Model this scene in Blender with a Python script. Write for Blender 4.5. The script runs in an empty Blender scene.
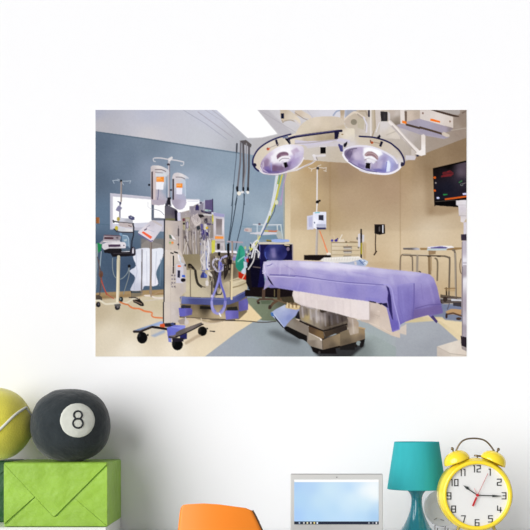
import bpy, bmesh, math, random
import numpy as np
from mathutils import Vector, Matrix, noise
INK = 0.93; SCREEN = 1.0; AMB = 0.33; SUN = 3.45; SANG = 56; SDIR = (0.68, 0.70, -0.20)
# ---------------------------------------------------------------- the printed picture of the mural
# A tiny software painter: shapes are laid down in order on a fine grid that becomes the flat printed
# sheet; each depicted thing keeps its own id and becomes its own piece of the print.
SS = 2
PX0, PY0, PX1, PY1 = 95.5, 110.0, 466.5, 356.5
GW, GH = int((PX1-PX0)*SS)+1, int((PY1-PY0)*SS)+1
CAN = np.zeros((GH, GW, 3)); IDS = np.zeros((GH, GW), int)
NAMES = []; LAB = {}
FR = [0.0, 0.0, 1.0]; CUR = [0]
def F(x0=0, y0=0, s=530): FR[:] = [x0, y0, s/530.0]
def I(name, label=None, key=None):
    k = key or name
    if k not in LAB: LAB[k] = (name, label, len(NAMES)); NAMES.append(k)
    CUR[0] = LAB[k][2]
def T(pts): return [(FR[0]+x*FR[2], FR[1]+y*FR[2]) for x, y in pts]
def smoothed(pts, n, closed):
    out = []; m = len(pts); rng = range(m if closed else m-1)
    for i in rng:
        g = (lambda k: pts[k % m]) if closed else (lambda k: pts[min(max(k, 0), m-1)])
        p0, p1, p2, p3 = g(i-1), g(i), g(i+1), g(i+2)
        for k in range(n):
            t = k/n
            out.append(tuple(.5*((2*p1[a])+(-p0[a]+p2[a])*t+(2*p0[a]-5*p1[a]+4*p2[a]-p3[a])*t*t+(-p0[a]+3*p1[a]-3*p2[a]+p3[a])*t**3) for a in (0, 1)))
    if not closed: out.append(pts[-1])
    return out
def window(x0, y0, x1, y1, pad):
    j0 = max(0, int((x0-pad-PX0)*SS)); j1 = min(GW, int((x1+pad-PX0)*SS)+2)
    i0 = max(0, int((y0-pad-PY0)*SS)); i1 = min(GH, int((y1+pad-PY0)*SS)+2)
    if j1 <= j0 or i1 <= i0: return None
    X, Y = np.meshgrid(PX0+np.arange(j0, j1)/SS, PY0+np.arange(i0, i1)/SS)
    return i0, i1, j0, j1, X, Y
def soften(M, s):
    r = max(1, int(s*SS*2.2)); k = np.exp(-.5*(np.arange(-r, r+1)/(s*SS))**2); k /= k.sum()
    for ax in (0, 1):
        P_ = np.pad(M, [(r, r) if a == ax else (0, 0) for a in (0, 1)], mode='edge'); o = np.zeros_like(M)
        for q in range(2*r+1):
            o += k[q]*(P_[q:q+M.shape[0], :] if ax == 0 else P_[:, q:q+M.shape[1]])
        M = o
    return M
def lay(w, M, col, a, tr=True):
    i0, i1, j0, j1, X, Y = w
    if isinstance(col, list):
        num = np.zeros(M.shape+(3,)); den = np.zeros(M.shape)
        for cx, cy, c in col:
            if tr: cx, cy = FR[0]+cx*FR[2], FR[1]+cy*FR[2]
            wt = 1.0/((X-cx)**2+(Y-cy)**2+4.0)**1.3
            num += wt[..., None]*np.array(c, float); den += wt
        C_ = num/den[..., None]
    else: C_ = np.array(col, float)
    A = (M*a)[..., None]
    CAN[i0:i1, j0:j1] = CAN[i0:i1, j0:j1]*(1-A)+C_*A
    IDS[i0:i1, j0:j1][(M*a) > .5] = CUR[0]
def P(pts, col, bl=0, a=1, sm=0):
    pts = T(pts)
    if sm: pts = smoothed(pts, sm, True)
    xs, ys = [p[0] for p in pts], [p[1] for p in pts]
    w = window(min(xs), min(ys), max(xs), max(ys), 1+bl*3)
    if not w: return
    X, Y = w[4], w[5]; M = np.zeros(X.shape)
    for ox, oy in ((-.13, -.21), (.13, .21), (.21, -.13), (-.21, .13)):
        ins = np.zeros(X.shape, bool); qx, qy = X+ox, Y+oy
        for k in range(len(pts)):
            (xa, ya), (xb, yb) = pts[k-1], pts[k]
            if ya == yb: continue
            ins ^= ((ya > qy) != (yb > qy)) & (qx < (xb-xa)*(qy-ya)/(yb-ya)+xa)
        M += ins*.25
    if bl: M = soften(M, bl)
    lay(w, M, col, a)
def L(pts, wd, col, bl=0, a=1, sm=0):
    pts = T(pts)
    if sm: pts = smoothed(pts, sm, False)
    xs, ys = [p[0] for p in pts], [p[1] for p in pts]
    w = window(min(xs), min(ys), max(xs), max(ys), wd+1+bl*3)
    if not w: return
    X, Y = w[4], w[5]; D = np.full(X.shape, 1e9)
    for k in range(len(pts)-1):
        (xa, ya), (xb, yb) = pts[k], pts[k+1]; dx, dy = xb-xa, yb-ya
        t = np.clip(((X-xa)*dx+(Y-ya)*dy)/(dx*dx+dy*dy+1e-9), 0, 1)
        D = np.minimum(D, np.hypot(X-xa-t*dx, Y-ya-t*dy))
    M = np.clip((wd/2-D)*SS+.5, 0, 1)
    if wd < .5: M = M*1.0
    if bl: M = soften(M, bl)
    lay(w, M, col, a)
def E(cx, cy, rx, ry, col, rot=0, bl=0, a=1):
    n = 40; c, s = math.cos(rot), math.sin(rot)
    P([(cx+rx*math.cos(t)*c-ry*math.sin(t)*s, cy+rx*math.cos(t)*s+ry*math.sin(t)*c) for t in [2*math.pi*k/n for k in range(n)]], col, bl, a)
def N(x0, y0, x1, y1, n, cols, seed, w=(.6, 1.6), h=(1, 5), a=.8):   # small irregular fittings inside a panel
    r = random.Random(seed)
    for _ in range(n):
        x, y = r.uniform(x0, x1), r.uniform(y0, y1); ww, hh = r.uniform(*w)/2/FR[2], r.uniform(*h)/2/FR[2]; k = r.uniform(-.3, .3)
        P([(x-ww, y-hh), (x+ww, y-hh+k), (x+ww+k, y+hh), (x-ww+k, y+hh-k)], r.choice(cols), a=a)

def DS(lst, k, add=(0, 0, 0)):   # mute a list of ink colours
    return [(x, y, tuple(v+(sum(c)/3-v)*k+d for v, d in zip(c, add))) for x, y, c in lst]
# ---- room
F()
I('printed_ceiling', 'pale lavender ceiling printed across the top of the mural')
P([(90,105),(470,105),(470,240),(90,240)], [(95,112,(170,172,188)),(150,113,(186,188,203)),(210,113,(196,198,212)),(100,128,(184,182,188)),(150,136,(200,198,204)),(200,142,(196,198,206)),(240,150,(176,178,186)),(260,145,(190,188,192)),(290,116,(206,203,208)),(330,112,(214,212,220)),(300,155,(205,196,186)),(340,158,(196,184,168)),(400,130,(190,180,170)),(440,140,(160,146,134)),(460,130,(152,136,124)),(455,115,(170,160,152))])
L([(183,110),(206,124),(227,139.5)], .7, (160,162,178), a=.8); L([(198,112),(216,125),(233,137.5)], .9, (165,160,172), a=.7); L([(205,110),(222,121),(237,136.5)], .6, (172,170,182), a=.7)
L([(212,110),(247,137)], .8, (170,168,178), a=.7)
P([(253,139),(278,134.5),(300,140),(262,160),(252,150)], (184,181,184), bl=.8, a=.7)
P([(256,110),(268,110),(300,140),(279,134)], (186,182,188), bl=.6, a=.8)
L([(262,112),(300,135)], .5, (160,156,164), a=.6); L([(280,110),(310,131)], .6, (176,172,178), a=.6); L([(296,113),(330,130)], .6, (190,188,196), a=.7)
I('printed_ceiling_light', 'bright white ceiling light panel printed near the top of the mural')
P([(215.5,109),(256.6,109),(277.5,134),(262,137.6),(247.5,138.2)], (255,255,255), bl=.35)
I('printed_blue_wall', 'slate blue operating room wall printed in the left half of the mural')
P([(90,130.8),(120,134.6),(150,138.8),(190,145.2),(215,148.8),(240,152.5),(262,157),(287,161),(287,330),(90,330)],
  DS([(97,145,(90,112,128)),(97,180,(86,108,124)),(125,160,(104,126,142)),(150,170,(128,148,165)),(150,145,(112,134,148)),(190,155,(132,154,168)),(190,185,(156,176,192)),(225,165,(138,162,176)),(225,195,(160,182,194)),(262,175,(132,158,174)),(275,200,(142,165,178)),(262,215,(152,176,188)),(240,235,(132,160,176)),(102,215,(92,120,140)),(102,250,(66,92,112)),(130,270,(58,82,104)),(165,290,(66,92,110)),(165,270,(82,114,132)),(235,260,(118,148,166)),(280,240,(112,142,158))], 0.1, (2, -3, 1)))
L([(95,131.6),(150,139.6),(190,146),(240,153.4)], 1.2, (70,90,104), a=.45)
L([(97,224),(118,225.5)], .6, (70,96,114), a=.6); L([(240,226.5),(285,228)], .7, (112,140,156), a=.6)
I('printed_tan_wall', 'warm tan operating room wall printed in the right half of the mural')
P([(284,158),(330,162),(364,164),(395,163.5),(398,164.5),(430,151.5),(467,137.5),(470,300),(470,330),(284,330)],
  DS([(290,170,(205,180,140)),(290,200,(208,184,146)),(310,165,(190,158,112)),(310,195,(196,168,124)),(325,215,(184,156,114)),(331,175,(166,138,102)),(345,170,(164,136,106)),(380,175,(172,142,110)),(350,200,(184,156,122)),(392,190,(178,148,116)),(405,170,(168,140,104)),(430,160,(150,124,92)),(460,148,(140,114,84)),(420,200,(190,164,130)),(300,245,(214,192,154)),(318,255,(206,182,142)),(360,245,(208,186,152)),(400,250,(212,188,152)),(430,235,(214,194,164)),(450,260,(212,188,150)),(380,260,(200,172,132)),(450,300,(200,172,130))], 0.11, (-2, -1, 1)))
P([(283.5,158),(290.5,159),(290.5,262),(283.5,262)], [(287,170,(196,180,150)),(287,240,(222,206,176))], a=.8, bl=.4)
L([(284.2,160),(284.2,262)], 1.2, (120,140,146), a=.7)
L([(330,163),(330,235)], 1.6, (150,122,86), a=.35, bl=.5)
P([(285,229),(330,231),(400,231),(466,229),(466,262),(285,262)], (224,204,172), a=.28, bl=1.0)
L([(400.3,165),(400.3,270)], .8, (150,122,88), a=.5, bl=.3)
P([(400.8,166),(412,161),(412,226),(400.8,230)], (206,176,136), a=.12, bl=1)
P([(424,165),(435,165),(433,215),(426,216)], (128,104,76), a=.35, bl=2)
P([(432,205),(462,204),(462,211),(440,216),(428,214)], (140,114,84), a=.45, bl=1.4)
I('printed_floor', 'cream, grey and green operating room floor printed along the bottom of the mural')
P([(90,298),(120,297),(150,294.5),(182,293),(200,300),(290,300),(430,300),(470,304),(470,360),(90,360)],
  DS([(100,310,(190,174,142)),(130,312,(196,182,150)),(160,300,(198,184,150)),(110,335,(218,206,180)),(150,330,(214,200,172)),(130,352,(232,222,200)),(175,352,(232,220,196)),(205,350,(226,210,178)),(225,325,(224,204,170)),(200,330,(214,196,164)),(190,315,(196,176,144)),(250,315,(226,204,160))], 0.14, (6, 5, 6)))
P([(90,293.2),(120,291.5),(150,290),(182,289),(182,293.2),(150,295.4),(120,297.6),(90,299)], (162,136,98), bl=.3)
P([(97,296),(150,293),(180,292.5),(180,294),(150,296),(97,300)], (140,112,76), a=.5, bl=.4)
P([(203,358),(236,333),(257,319.5),(300,320),(470,320),(470,360)], [(215,352,(160,166,176)),(245,345,(156,164,174)),(265,330,(150,160,166)),(290,340,(140,148,154)),(380,340,(160,170,172)),(400,350,(166,170,176)),(430,330,(162,166,176)),(400,325,(168,172,180))])
P([(246,299),(256,294),(300,298),(300,321.5),(263,320.6),(256.5,318.5),(257,314.5),(245,310)], DS([(250,302,(122,142,104)),(262,310,(116,138,98)),(280,318,(104,124,86)),(285,302,(84,92,66)),(262,298,(112,128,98))], 0.35, (0, -4, 0)))
P([(246,301),(262,318),(256,322),(234,322)], (228,206,164), bl=.3)
L([(246,297.5),(252,297),(260,299)], 1.0, (140,150,168), a=.7)
L([(180,317.2),(200,318),(222,320.4),(245,321),(262,322.4),(276,321.4)], .9, (70,62,56), sm=4)
# right hand floor
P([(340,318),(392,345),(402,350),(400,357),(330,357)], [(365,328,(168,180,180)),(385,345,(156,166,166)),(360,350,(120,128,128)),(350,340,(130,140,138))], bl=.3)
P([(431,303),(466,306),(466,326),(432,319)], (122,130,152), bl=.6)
P([(405,317),(442,317),(446,321),(460,333),(466,341),(462,344),(436,321),(405,323)], [(415,319,(206,190,150)),(440,320,(214,196,158)),(458,335,(222,204,168))], bl=.4)
P([(437,319),(466,322),(466,340),(455,331)], (226,208,172), bl=.5)
P([(396,325),(436,321),(462,344),(437,347),(437,358),(396,358)], [(420,330,(166,170,178)),(430,350,(156,160,168))], bl=.3)

# ---- window, hanging gowns
I('printed_window', 'bright white window with pale frame printed on the blue wall')
P([(110.2,193.2),(130,195),(151,197),(165,198.5),(206,202),(206,215),(171,215),(171,232),(110.2,229.5)], (190,188,202), bl=.2)
P([(112.8,196.6),(150,199.5),(204,205),(204,215),(170,214),(170,219.5),(156,219.5),(150,224),(112.8,224.5)], (255,255,255), bl=.25)
L([(110.6,193.8),(150,197.4)], .6, (206,202,214)); P([(112.6,224),(150,222.5),(150,227),(112.6,228.5)], (206,206,220), bl=.2)
P([(151.5,200),(154,200),(154,220),(151.5,220)], (92,100,116)); P([(152,217.8),(166,218.4),(166,220.6),(152,220.4)], (104,110,124))
L([(148,202),(148,207),(152,209.5)], .4, (200,200,210)); L([(153,209),(160,211),(164,215)], .6, (150,150,165), sm=4)
I('printed_window', 'narrow right strip of the bright window behind the fluid bags in the mural', key='window_b')
F()
P([(181,203.6),(204,205.6),(204,214),(181,214)], (255,255,255), bl=.2)
I('printed_blue_wall')
F(95,210,55)
P([(10,70),(42,70),(42,130),(10,130)], (146,92,54)); P([(38,80),(44,78),(44,130),(38,130)], (190,140,100))
F(90,195,100)
I('printed_hanging_gowns', 'white gowns hanging under the window in the mural')
P([(270,230),(400,232),(400,330),(270,330)], (122,118,116), bl=.8)
P([(272,262),(300,240),(330,250),(380,262),(385,290),(272,286)], (140,134,130))
P([(245,288),(300,280),(330,286),(388,284),(380,345),(362,380),(350,420),(362,470),(335,484),(290,482),(275,505),(222,508),(216,496),(240,440),(212,408),(214,398),(244,376),(228,330),(240,300)],
  [(265,300,(216,218,230)),(265,380,(226,228,240)),(250,490,(196,198,214)),(300,320,(236,238,246)),(300,440,(230,232,242)),(350,320,(226,230,240)),(350,460,(232,230,240)),(225,410,(206,210,226))], sm=3)
L([(244,300),(246,380),(250,410),(235,470),(235,500)], .7, (176,180,200), a=.7, sm=3)
L([(276,290),(276,400),(272,500)], 1.1, (120,116,124)); L([(300,300),(302,470)], .8, (200,202,216), a=.8); L([(352,300),(346,470)], .9, (196,200,214), a=.8)
L([(376,345),(372,440),(370,480)], 1.5, (110,130,150), a=.6)
L([(323,240),(323,400),(320,520)], 1.9, (118,104,98)); L([(321,240),(321,400),(318,520)], .5, (170,160,152), a=.8)
I('printed_paper_sign', 'tilted white paper with an orange stripe printed beside the window')
P([(322,138),(340,134),(385,160),(382,178),(330,250),(320,248),(258,208),(254,196),(290,165)], [(330,150,(196,190,200)),(300,190,(226,218,226)),(350,180,(210,206,216))])
P([(322,134),(345,136),(384,160),(380,168),(350,152)], (190,178,172), a=.6)
P([(274,200),(282,192),(330,222),(322,234)], (240,104,70)); L([(258,206),(322,246),(332,242)], .9, (92,84,140))
L([(290,186),(300,180)], 1.2, (80,70,90)); L([(300,172),(318,160)], .6, (150,150,170)); L([(310,184),(340,196)], .5, (180,180,200))

# ---- left infusion stand with stacked pumps
F(95,160,55)
I('printed_infusion_stand', 'cream infusion stand with stacked pumps printed at the left edge of the mural')
for a_, b_ in (((250,205),(205,195)),((205,195),(172,200)),((172,200),(185,225)),((250,205),(310,205)),((310,205),(345,200)),((345,200),(335,225)),((262,215),(275,240)),((235,190),(215,185))):
    L([a_, b_], .55, (190,200,212), a=.9)
E(252,205,11,15,(18,20,24)); L([(254,215),(252,400)], 1.5, (178,164,158)); L([(258,215),(256,400)], .5, (110,104,106))
L([(222,402),(250,412)], 1.0, (90,90,120)); E(244,420,10,14,(62,62,92)); L([(240,430),(240,530)], 1.2, (130,128,150))
P([(205,470),(225,440),(262,460),(240,500),(200,486)], (132,130,158))
F(95,210,55)
L([(240,0),(240,90)], 1.5, (140,138,158))
P([(235,75),(330,85),(362,95),(370,140),(350,160),(240,150),(215,100)], [(260,95,(206,208,220)),(320,100,(170,172,184)),(300,140,(176,166,166))])
P([(320,62),(345,52),(380,70),(382,92),(360,100),(325,82)], (72,72,108)); P([(345,60),(360,64),(356,80),(342,76)], (140,146,166))
L([(176,108),(240,120),(372,134)], 1.3, (58,56,62)); L([(176,100),(182,122)], 1.2, (56,56,66))
P([(232,120),(360,132),(368,168),(300,170),(232,155)], (190,178,178)); L([(325,150),(350,160)], .8, (110,90,90))
P([(222,162),(300,176),(362,178),(368,212),(240,216),(222,198)], [(260,190,(206,206,212)),(330,196,(222,218,220))]); L([(205,208),(262,214),(366,216)], 1.1, (64,58,64))
E(225,88,15,20,(176,158,78)); E(207,176,16,22,(196,180,66)); L([(184,184),(200,196)], 1.2, (52,50,58))
P([(236,220),(262,226),(262,250),(236,246)], (120,150,180))
L([(366,140),(374,165),(372,240),(356,300),(352,370)], 1.3, (44,46,56)); L([(373,160),(373,200)], 1.0, (30,32,40))
P([(262,238),(310,244),(328,270),(330,350),(290,350),(262,300)], (126,152,176), a=.9); L([(270,244),(312,252),(326,280),(330,360)], .7, (176,196,214)); P([(275,285),(310,280),(306,300),(280,304)], (170,186,196))
P([(90,240),(240,246),(250,262),(246,290),(78,296),(82,262)], [(110,270,(176,166,172)),(220,262,(150,142,150)),(120,245,(140,120,128))])
P([(92,262),(180,264),(176,280),(88,280)], (62,30,42)); L([(90,243),(240,250)], .9, (96,76,88)); E(215,268,12,10,(96,90,96))
P([(84,296),(240,292),(240,306),(66,312)], (212,204,206)); P([(30,330),(78,290),(80,320),(44,345)], (156,156,166))
P([(70,330),(110,312),(240,306),(290,312),(298,328),(296,368),(130,378),(90,386),(66,360)], [(120,330,(212,206,212)),(200,325,(232,228,232)),(200,370,(190,184,190)),(280,340,(224,218,224))])
P([(130,334),(244,332),(246,354),(132,358)], (74,56,78)); E(278,342,6,7,(80,64,74)); P([(14,322),(60,325),(62,345),(20,345)], (200,206,206))
P([(84,388),(130,372),(255,372),(262,402),(340,398),(346,380),(386,384),(392,428),(384,440),(330,446),(170,452),(150,420),(90,412)], (30,28,32))
P([(250,400),(335,396),(336,402),(262,406)], (226,224,232)); P([(252,378),(336,378),(334,394),(262,398)], (84,98,112)); L([(180,420),(350,416)], .8, (58,54,60)); E(365,400,28,46,(38,36,46)); P([(360,372),(378,372),(374,420),(358,420)], (206,202,212)); E(372,372,7,10,(140,140,158))
F(90,195,100)
L([(152,328),(150,420),(148,530)], 3.1, (206,198,172)); L([(157,330),(154,530)], .7, (166,156,134))
L([(120,335),(120,390),(130,430),(150,446)], .7, (140,150,152), sm=4); L([(207,380),(200,410),(175,440),(152,448)], .7, (140,150,152), sm=4); E(208,378,8,9,(24,24,28)); L([(208,386),(206,430),(185,500),(178,525)], .8, (130,136,136), sm=4)
P([(28,262),(42,254),(64,262),(58,295),(44,306),(30,290)], (36,130,76)); P([(28,262),(40,256),(42,300),(36,470),(30,530),(28,530)], (150,160,166)); L([(60,300),(50,420)], .9, (156,170,180))
E(58,420,12,18,(110,74,62)); L([(40,330),(60,420),(52,530)], .9, (84,70,72)); L([(56,425),(70,480),(88,528)], 1.0, (160,70,60), sm=4)
F(95,260,55)
L([(225,0),(222,200),(218,410)], 3.0, [(222,10,(206,198,172)),(222,200,(226,216,190)),(218,400,(232,222,198))]); L([(236,0),(230,410)], .7, (176,164,136))
L([(40,0),(44,150),(60,200),(64,290)], .9, (100,88,84)); L([(60,200),(85,262),(120,330),(180,372)], .8, (178,84,68), sm=4); E(58,150,12,22,(96,66,52))
P([(10,340),(35,335),(70,360),(70,400),(10,398)], (58,54,54), a=.8)
P([(350,300),(440,300),(450,340),(350,370)], (46,62,78), a=.8); L([(350,300),(350,360)], .7, (30,36,44)); L([(450,20),(452,340)], 1.0, (110,104,106))
P([(340,320),(530,318),(530,345),(340,365)], (170,146,110), a=.6)
L([(12,392),(55,394),(100,424),(150,422),(215,418)], 1.9, (222,214,194), sm=3); L([(215,414),(300,412),(345,390),(370,372),(420,370)], 1.6, (216,208,190), sm=3)
E(32,430,22,26,(30,30,34)); E(36,425,9,12,(86,84,88)); E(216,456,26,28,(44,42,46)); E(220,450,11,13,(110,106,108)); P([(185,428),(245,420),(250,442),(190,446)], (96,92,92))
E(252,380,20,26,(38,44,46)); E(246,376,8,12,(120,132,134))
P([(365,385),(430,376),(470,420),(466,440),(440,444),(400,420),(372,408)], (34,30,30)); E(458,434,14,12,(24,24,28)); L([(380,395),(450,425)], 1.2, (112,96,84)); L([(330,362),(380,362),(430,376)], 1.0, (60,52,50))
I('printed_orange_cable', 'orange cable lying across the floor in the mural')
L([(240,406),(290,425),(320,432),(345,455),(380,468),(420,468),(450,478),(480,492),(530,500)], 1.5, (206,122,76), sm=5)
F(130,302,55)
L([(0,42),(30,58),(90,66),(140,90),(200,98),(214,110),(210,132),(235,148),(310,154)], 1.5, (220,128,82), sm=5)
F(95,260,55)
I('printed_wheeled_base', 'pale legs of a wheeled stand printed by the gowns in the mural')
L([(420,370),(470,345),(530,335)], 1.0, (196,176,146)); F(145,250,55); L([(0,440),(60,444),(100,462),(180,462)], 1.5, (224,214,206), sm=3); L([(60,444),(56,300)], 1.8, (150,132,116)); L([(60,440),(140,405),(185,408)], 1.2, (168,140,110)); L([(0,490),(180,472)], .9, (206,196,184))

# ---- big machine behind the column
F()
I('printed_anesthesia_machine', 'bulky beige machine on a blue base printed left of centre in the mural')
P([(175,214),(182,212),(186,205),(197,203),(206,212),(222,214),(224,232),(226,252),(232,256),(240,262),(247,270),(247.5,292),(240,298),(225,303),(176,302)],
  [(180,225,(172,160,156)),(190,245,(160,148,140)),(200,225,(150,140,140)),(215,225,(142,134,136)),(190,262,(142,130,106)),(200,270,(150,138,114)),(190,285,(190,176,150)),(205,290,(190,176,152)),(220,270,(92,84,76)),(232,285,(196,182,154)),(242,275,(150,136,114)),(225,258,(112,104,96)),(215,250,(130,126,122))])
F(175,190,45)
P([(60,230),(130,110),(290,110),(290,150),(215,190),(200,230),(90,260)], (255,255,255), bl=.3); L([(130,108),(290,118)], .8, (206,204,216)); L([(150,132),(270,134)], .5, (190,190,210))
P([(50,262),(170,262),(170,192),(215,190),(280,210),(300,250),(290,300),(160,320),(60,400)], [(80,290,(160,152,156)),(220,230,(142,134,146)),(120,330,(172,162,158))])
P([(355,120),(448,112),(448,262),(430,266),(352,238)], [(380,150,(98,86,124)),(430,200,(90,80,120))]); L([(444,108),(446,260)], 1.0, (62,54,84)); P([(350,228),(420,236),(430,250),(350,246)], (166,196,190))
P([(245,180),(265,168),(285,200),(282,240),(240,238)], (56,50,92)); E(304,152,14,12,(64,58,82)); P([(285,180),(350,140),(352,236),(310,250),(285,220)], (140,134,150)); L([(345,120),(340,235)], .8, (196,198,214)); P([(305,235),(400,262),(390,280),(310,262)], (60,54,80))
P([(390,262),(456,258),(460,290),(392,296)], (70,64,84)); L([(320,290),(440,296),(530,300)], 1.4, (210,206,206)); P([(430,262),(475,262),(480,290),(430,292)], (206,206,220))
P([(480,300),(530,310),(530,330),(490,320)], (226,222,230)); P([(435,290),(470,292),(470,530),(440,530)], [(450,300,(190,180,80)),(455,400,(160,160,110)),(455,520,(140,140,130))]); P([(440,330),(466,330),(462,376),(440,370)], (212,202,54))
P([(470,330),(530,340),(530,530),(474,530)], (124,116,118)); P([(180,330),(270,270),(310,370),(300,400),(240,440)], [(230,330,(190,178,178)),(270,400,(206,196,192))])
for k in range(6): L([(206+k*10,330+k*14),(268+k*6,296+k*14)], .45, (140,130,134), a=.7)
P([(90,330),(170,325),(175,480),(110,495),(95,440)], (160,150,110)); P([(100,338),(165,335),(165,470),(115,480)], (176,168,160)); P([(88,335),(118,333),(118,368),(90,370)], (112,60,70)); P([(130,375),(160,372),(158,450),(132,455)], (110,98,128)); P([(92,386),(118,384),(116,408),(95,410)], (40,34,40)); L([(122,340),(126,480)], .7, (130,120,110)); L([(146,385),(146,440)], .7, (220,210,220))
P([(275,290),(330,290),(345,315),(300,330),(280,312)], (40,36,38)); P([(345,340),(380,330),(385,380),(360,400),(346,380)], (62,56,66)); P([(340,400),(380,398),(380,520),(345,520)], (206,200,200)); P([(300,400),(328,398),(330,500),(310,510)], (92,84,134)); E(376,448,15,16,(214,180,50)); P([(370,388),(450,400),(450,425),(372,410)], (84,74,104)); P([(250,430),(290,420),(300,460),(262,480)], (50,54,62)); P([(400,420),(440,430),(436,530),(402,530)], (150,142,150))
P([(305,480),(365,470),(365,530),(310,530)], (84,78,120), a=.7)
N(60,480,430,528,26,[(190,180,176),(110,100,110),(150,140,140),(74,66,80)],11,(.5,1.2),(1,3))
F(175,230,45)
for k, x in enumerate((95,120,140,165,190,215,240,262,285)):
    L([(x,0),(x+(-1)**k*10,160),(x+8,290)], 1.1, [(120,110,104),(184,176,176),(206,200,204),(128,120,120)][k % 4], a=.75)
P([(90,290),(280,282),(300,340),(290,530),(110,530)], [(150,320,(136,124,96)),(230,310,(142,130,104)),(240,480,(160,148,124)),(150,460,(132,120,96))])
L([(110,10),(125,100),(165,210),(190,280)], 1.2, (112,102,98), sm=4); L([(140,150),(120,200),(100,280)], 1.2, (196,186,176), sm=4); E(120,85,16,20,(104,94,98))
P([(300,60),(430,60),(440,300),(420,530),(330,530),(300,360)], [(340,150,(168,162,160)),(400,200,(200,196,200)),(350,350,(188,182,178)),(400,450,(196,192,200)),(330,80,(104,98,112))])
N(300,0,400,120,22,[(70,64,120),(120,112,130),(190,180,176),(46,44,60)],3,(.7,1.6),(1,3.5))
N(300,120,430,520,46,[(120,112,118),(214,208,212),(150,140,140),(90,82,96),(226,222,226)],4,(.5,1.1),(1.5,6),a=.7)
L([(345,130),(350,260),(305,350),(340,430),(330,530)], 1.2, (214,206,202), sm=4); L([(385,110),(400,250),(380,400),(410,530)], 1.3, (222,220,226), sm=4); L([(365,250),(372,450)], 1.0, (150,160,196))
P([(312,5),(340,0),(342,60),(315,66)], (62,54,120)); P([(365,20),(395,30),(390,70),(370,70)], (50,44,96)); P([(392,375),(410,378),(408,400),(394,400)], (96,88,120)); E(380,470,9,18,(56,64,190)); E(402,428,9,14,(80,70,90)); E(340,500,16,16,(44,52,130)); P([(325,490),(350,480),(360,530),(330,530)], (52,56,120))
P([(432,50),(470,60),(475,90),(410,120),(400,108)], (214,208,206)); P([(400,108),(470,88),(530,95),(530,118),(430,122)], (226,222,222)); E(510,88,26,11,(244,150,60))
P([(470,0),(530,0),(530,78),(472,78)], (132,124,124)); L([(474,0),(474,80)], 1.1, (170,166,116))
P([(432,120),(470,120),(462,290),(432,300)], (206,204,208)); P([(438,130),(456,140),(452,268),(436,262)], (206,204,74)); P([(466,130),(530,130),(530,260),(466,262)], (180,170,174)); P([(500,160),(530,150),(530,220),(506,210)], (28,24,28)); P([(468,240),(530,240),(530,258),(470,262)], (238,234,238)); P([(505,262),(530,262),(530,310),(510,300)], (16,14,18))
P([(430,300),(530,300),(530,530),(430,530)], [(440,320,(120,108,92)),(500,400,(62,54,50)),(450,450,(150,140,130)),(500,500,(44,40,40))])
L([(524,340),(480,350),(456,390),(462,440),(500,480),(530,492)], 1.7, (198,192,206), sm=5)
P([(152,402),(185,398),(215,430),(245,470),(255,530),(225,530),(220,480),(190,450),(160,440)], (28,24,22), sm=2); E(175,435,24,18,(70,62,52))
L([(20,262),(60,285),(95,330)], 1.1, (200,210,222)); L([(10,262),(35,268)], 1.5, (30,28,34)); L([(65,390),(120,402)], 1.0, (70,80,92)); E(118,410,10,12,(30,28,32)); E(48,428,18,9,(236,104,44))
F(175,270,45)
P([(110,0),(430,0),(435,320),(110,310)], [(140,100,(196,184,158)),(220,260,(200,188,160)),(330,280,(194,182,158)),(150,200,(206,194,168)),(390,200,(170,158,140)),(300,60,(178,166,140))])
L([(180,0),(182,310)], 1.0, (104,92,78)); L([(240,10),(250,90),(270,160),(310,196)], 2.5, (20,18,18), sm=5); L([(310,196),(355,202)], .9, (60,52,48))
P([(400,20),(530,0),(530,320),(415,320)], [(440,80,(60,52,48)),(500,100,(36,32,34)),(440,250,(160,148,124)),(500,300,(150,138,120))])
N(410,70,520,280,24,[(34,30,32),(110,100,90),(180,168,150),(60,52,52)],7,(.8,2),(2,7))
L([(432,140),(434,280)], 1.4, (44,38,40)); L([(470,100),(476,240),(490,280),(530,290)], 1.2, (28,24,26), sm=4)
P([(325,20),(360,40),(380,80),(380,96),(300,92),(300,70)], (24,34,116)); P([(340,30),(380,60),(375,90),(345,88)], (72,92,190)); P([(300,0),(360,0),(350,30),(330,20)], (80,84,160), a=.8)
P([(380,20),(410,20),(440,60),(438,85),(400,60)], (222,214,210)); P([(358,130),(385,118),(398,150),(392,185),(368,190),(358,165)], (224,218,220)); L([(390,30),(376,120)], .8, (206,200,204))
I('printed_machine_base', 'blue bumper and purple wheel boxes under the beige machine in the mural')
P([(55,318),(78,312),(140,318),(280,322),(430,324),(530,318),(530,405),(420,410),(280,402),(90,396)], [(90,350,(96,108,160)),(200,340,(68,72,118)),(200,380,(80,86,134)),(350,360,(76,80,128)),(480,370,(84,92,150))])
L([(60,312),(100,330),(300,326)], .8, (56,56,84)); P([(90,396),(430,400),(530,410),(530,530),(200,530),(80,420)], [(300,430,(146,126,92)),(450,440,(150,130,96)),(300,500,(50,44,34)),(500,490,(120,104,80))])
P([(210,470),(430,476),(440,500),(330,520),(210,510)], (34,32,26)); P([(85,400),(210,400),(230,430),(110,440)], (50,46,42)); L([(165,405),(220,412)], 1.0, (190,196,190))
P([(55,445),(120,440),(215,445),(215,530),(50,530)], [(80,490,(104,100,178)),(190,490,(86,80,150))])
F(180,302,55)
P([(0,70),(0,60),(115,60),(122,80),(122,125),(70,136),(0,136)], [(30,100,(110,108,188)),(110,100,(92,86,160))]); P([(0,20),(120,30),(110,60),(20,52)], (48,44,44))
P([(120,70),(300,76),(440,96),(440,180),(330,206),(250,196),(120,150)], [(200,100,(70,62,50)),(200,150,(176,158,128)),(350,150,(140,124,100)),(280,180,(196,178,146)),(400,120,(110,98,82))])
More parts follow.
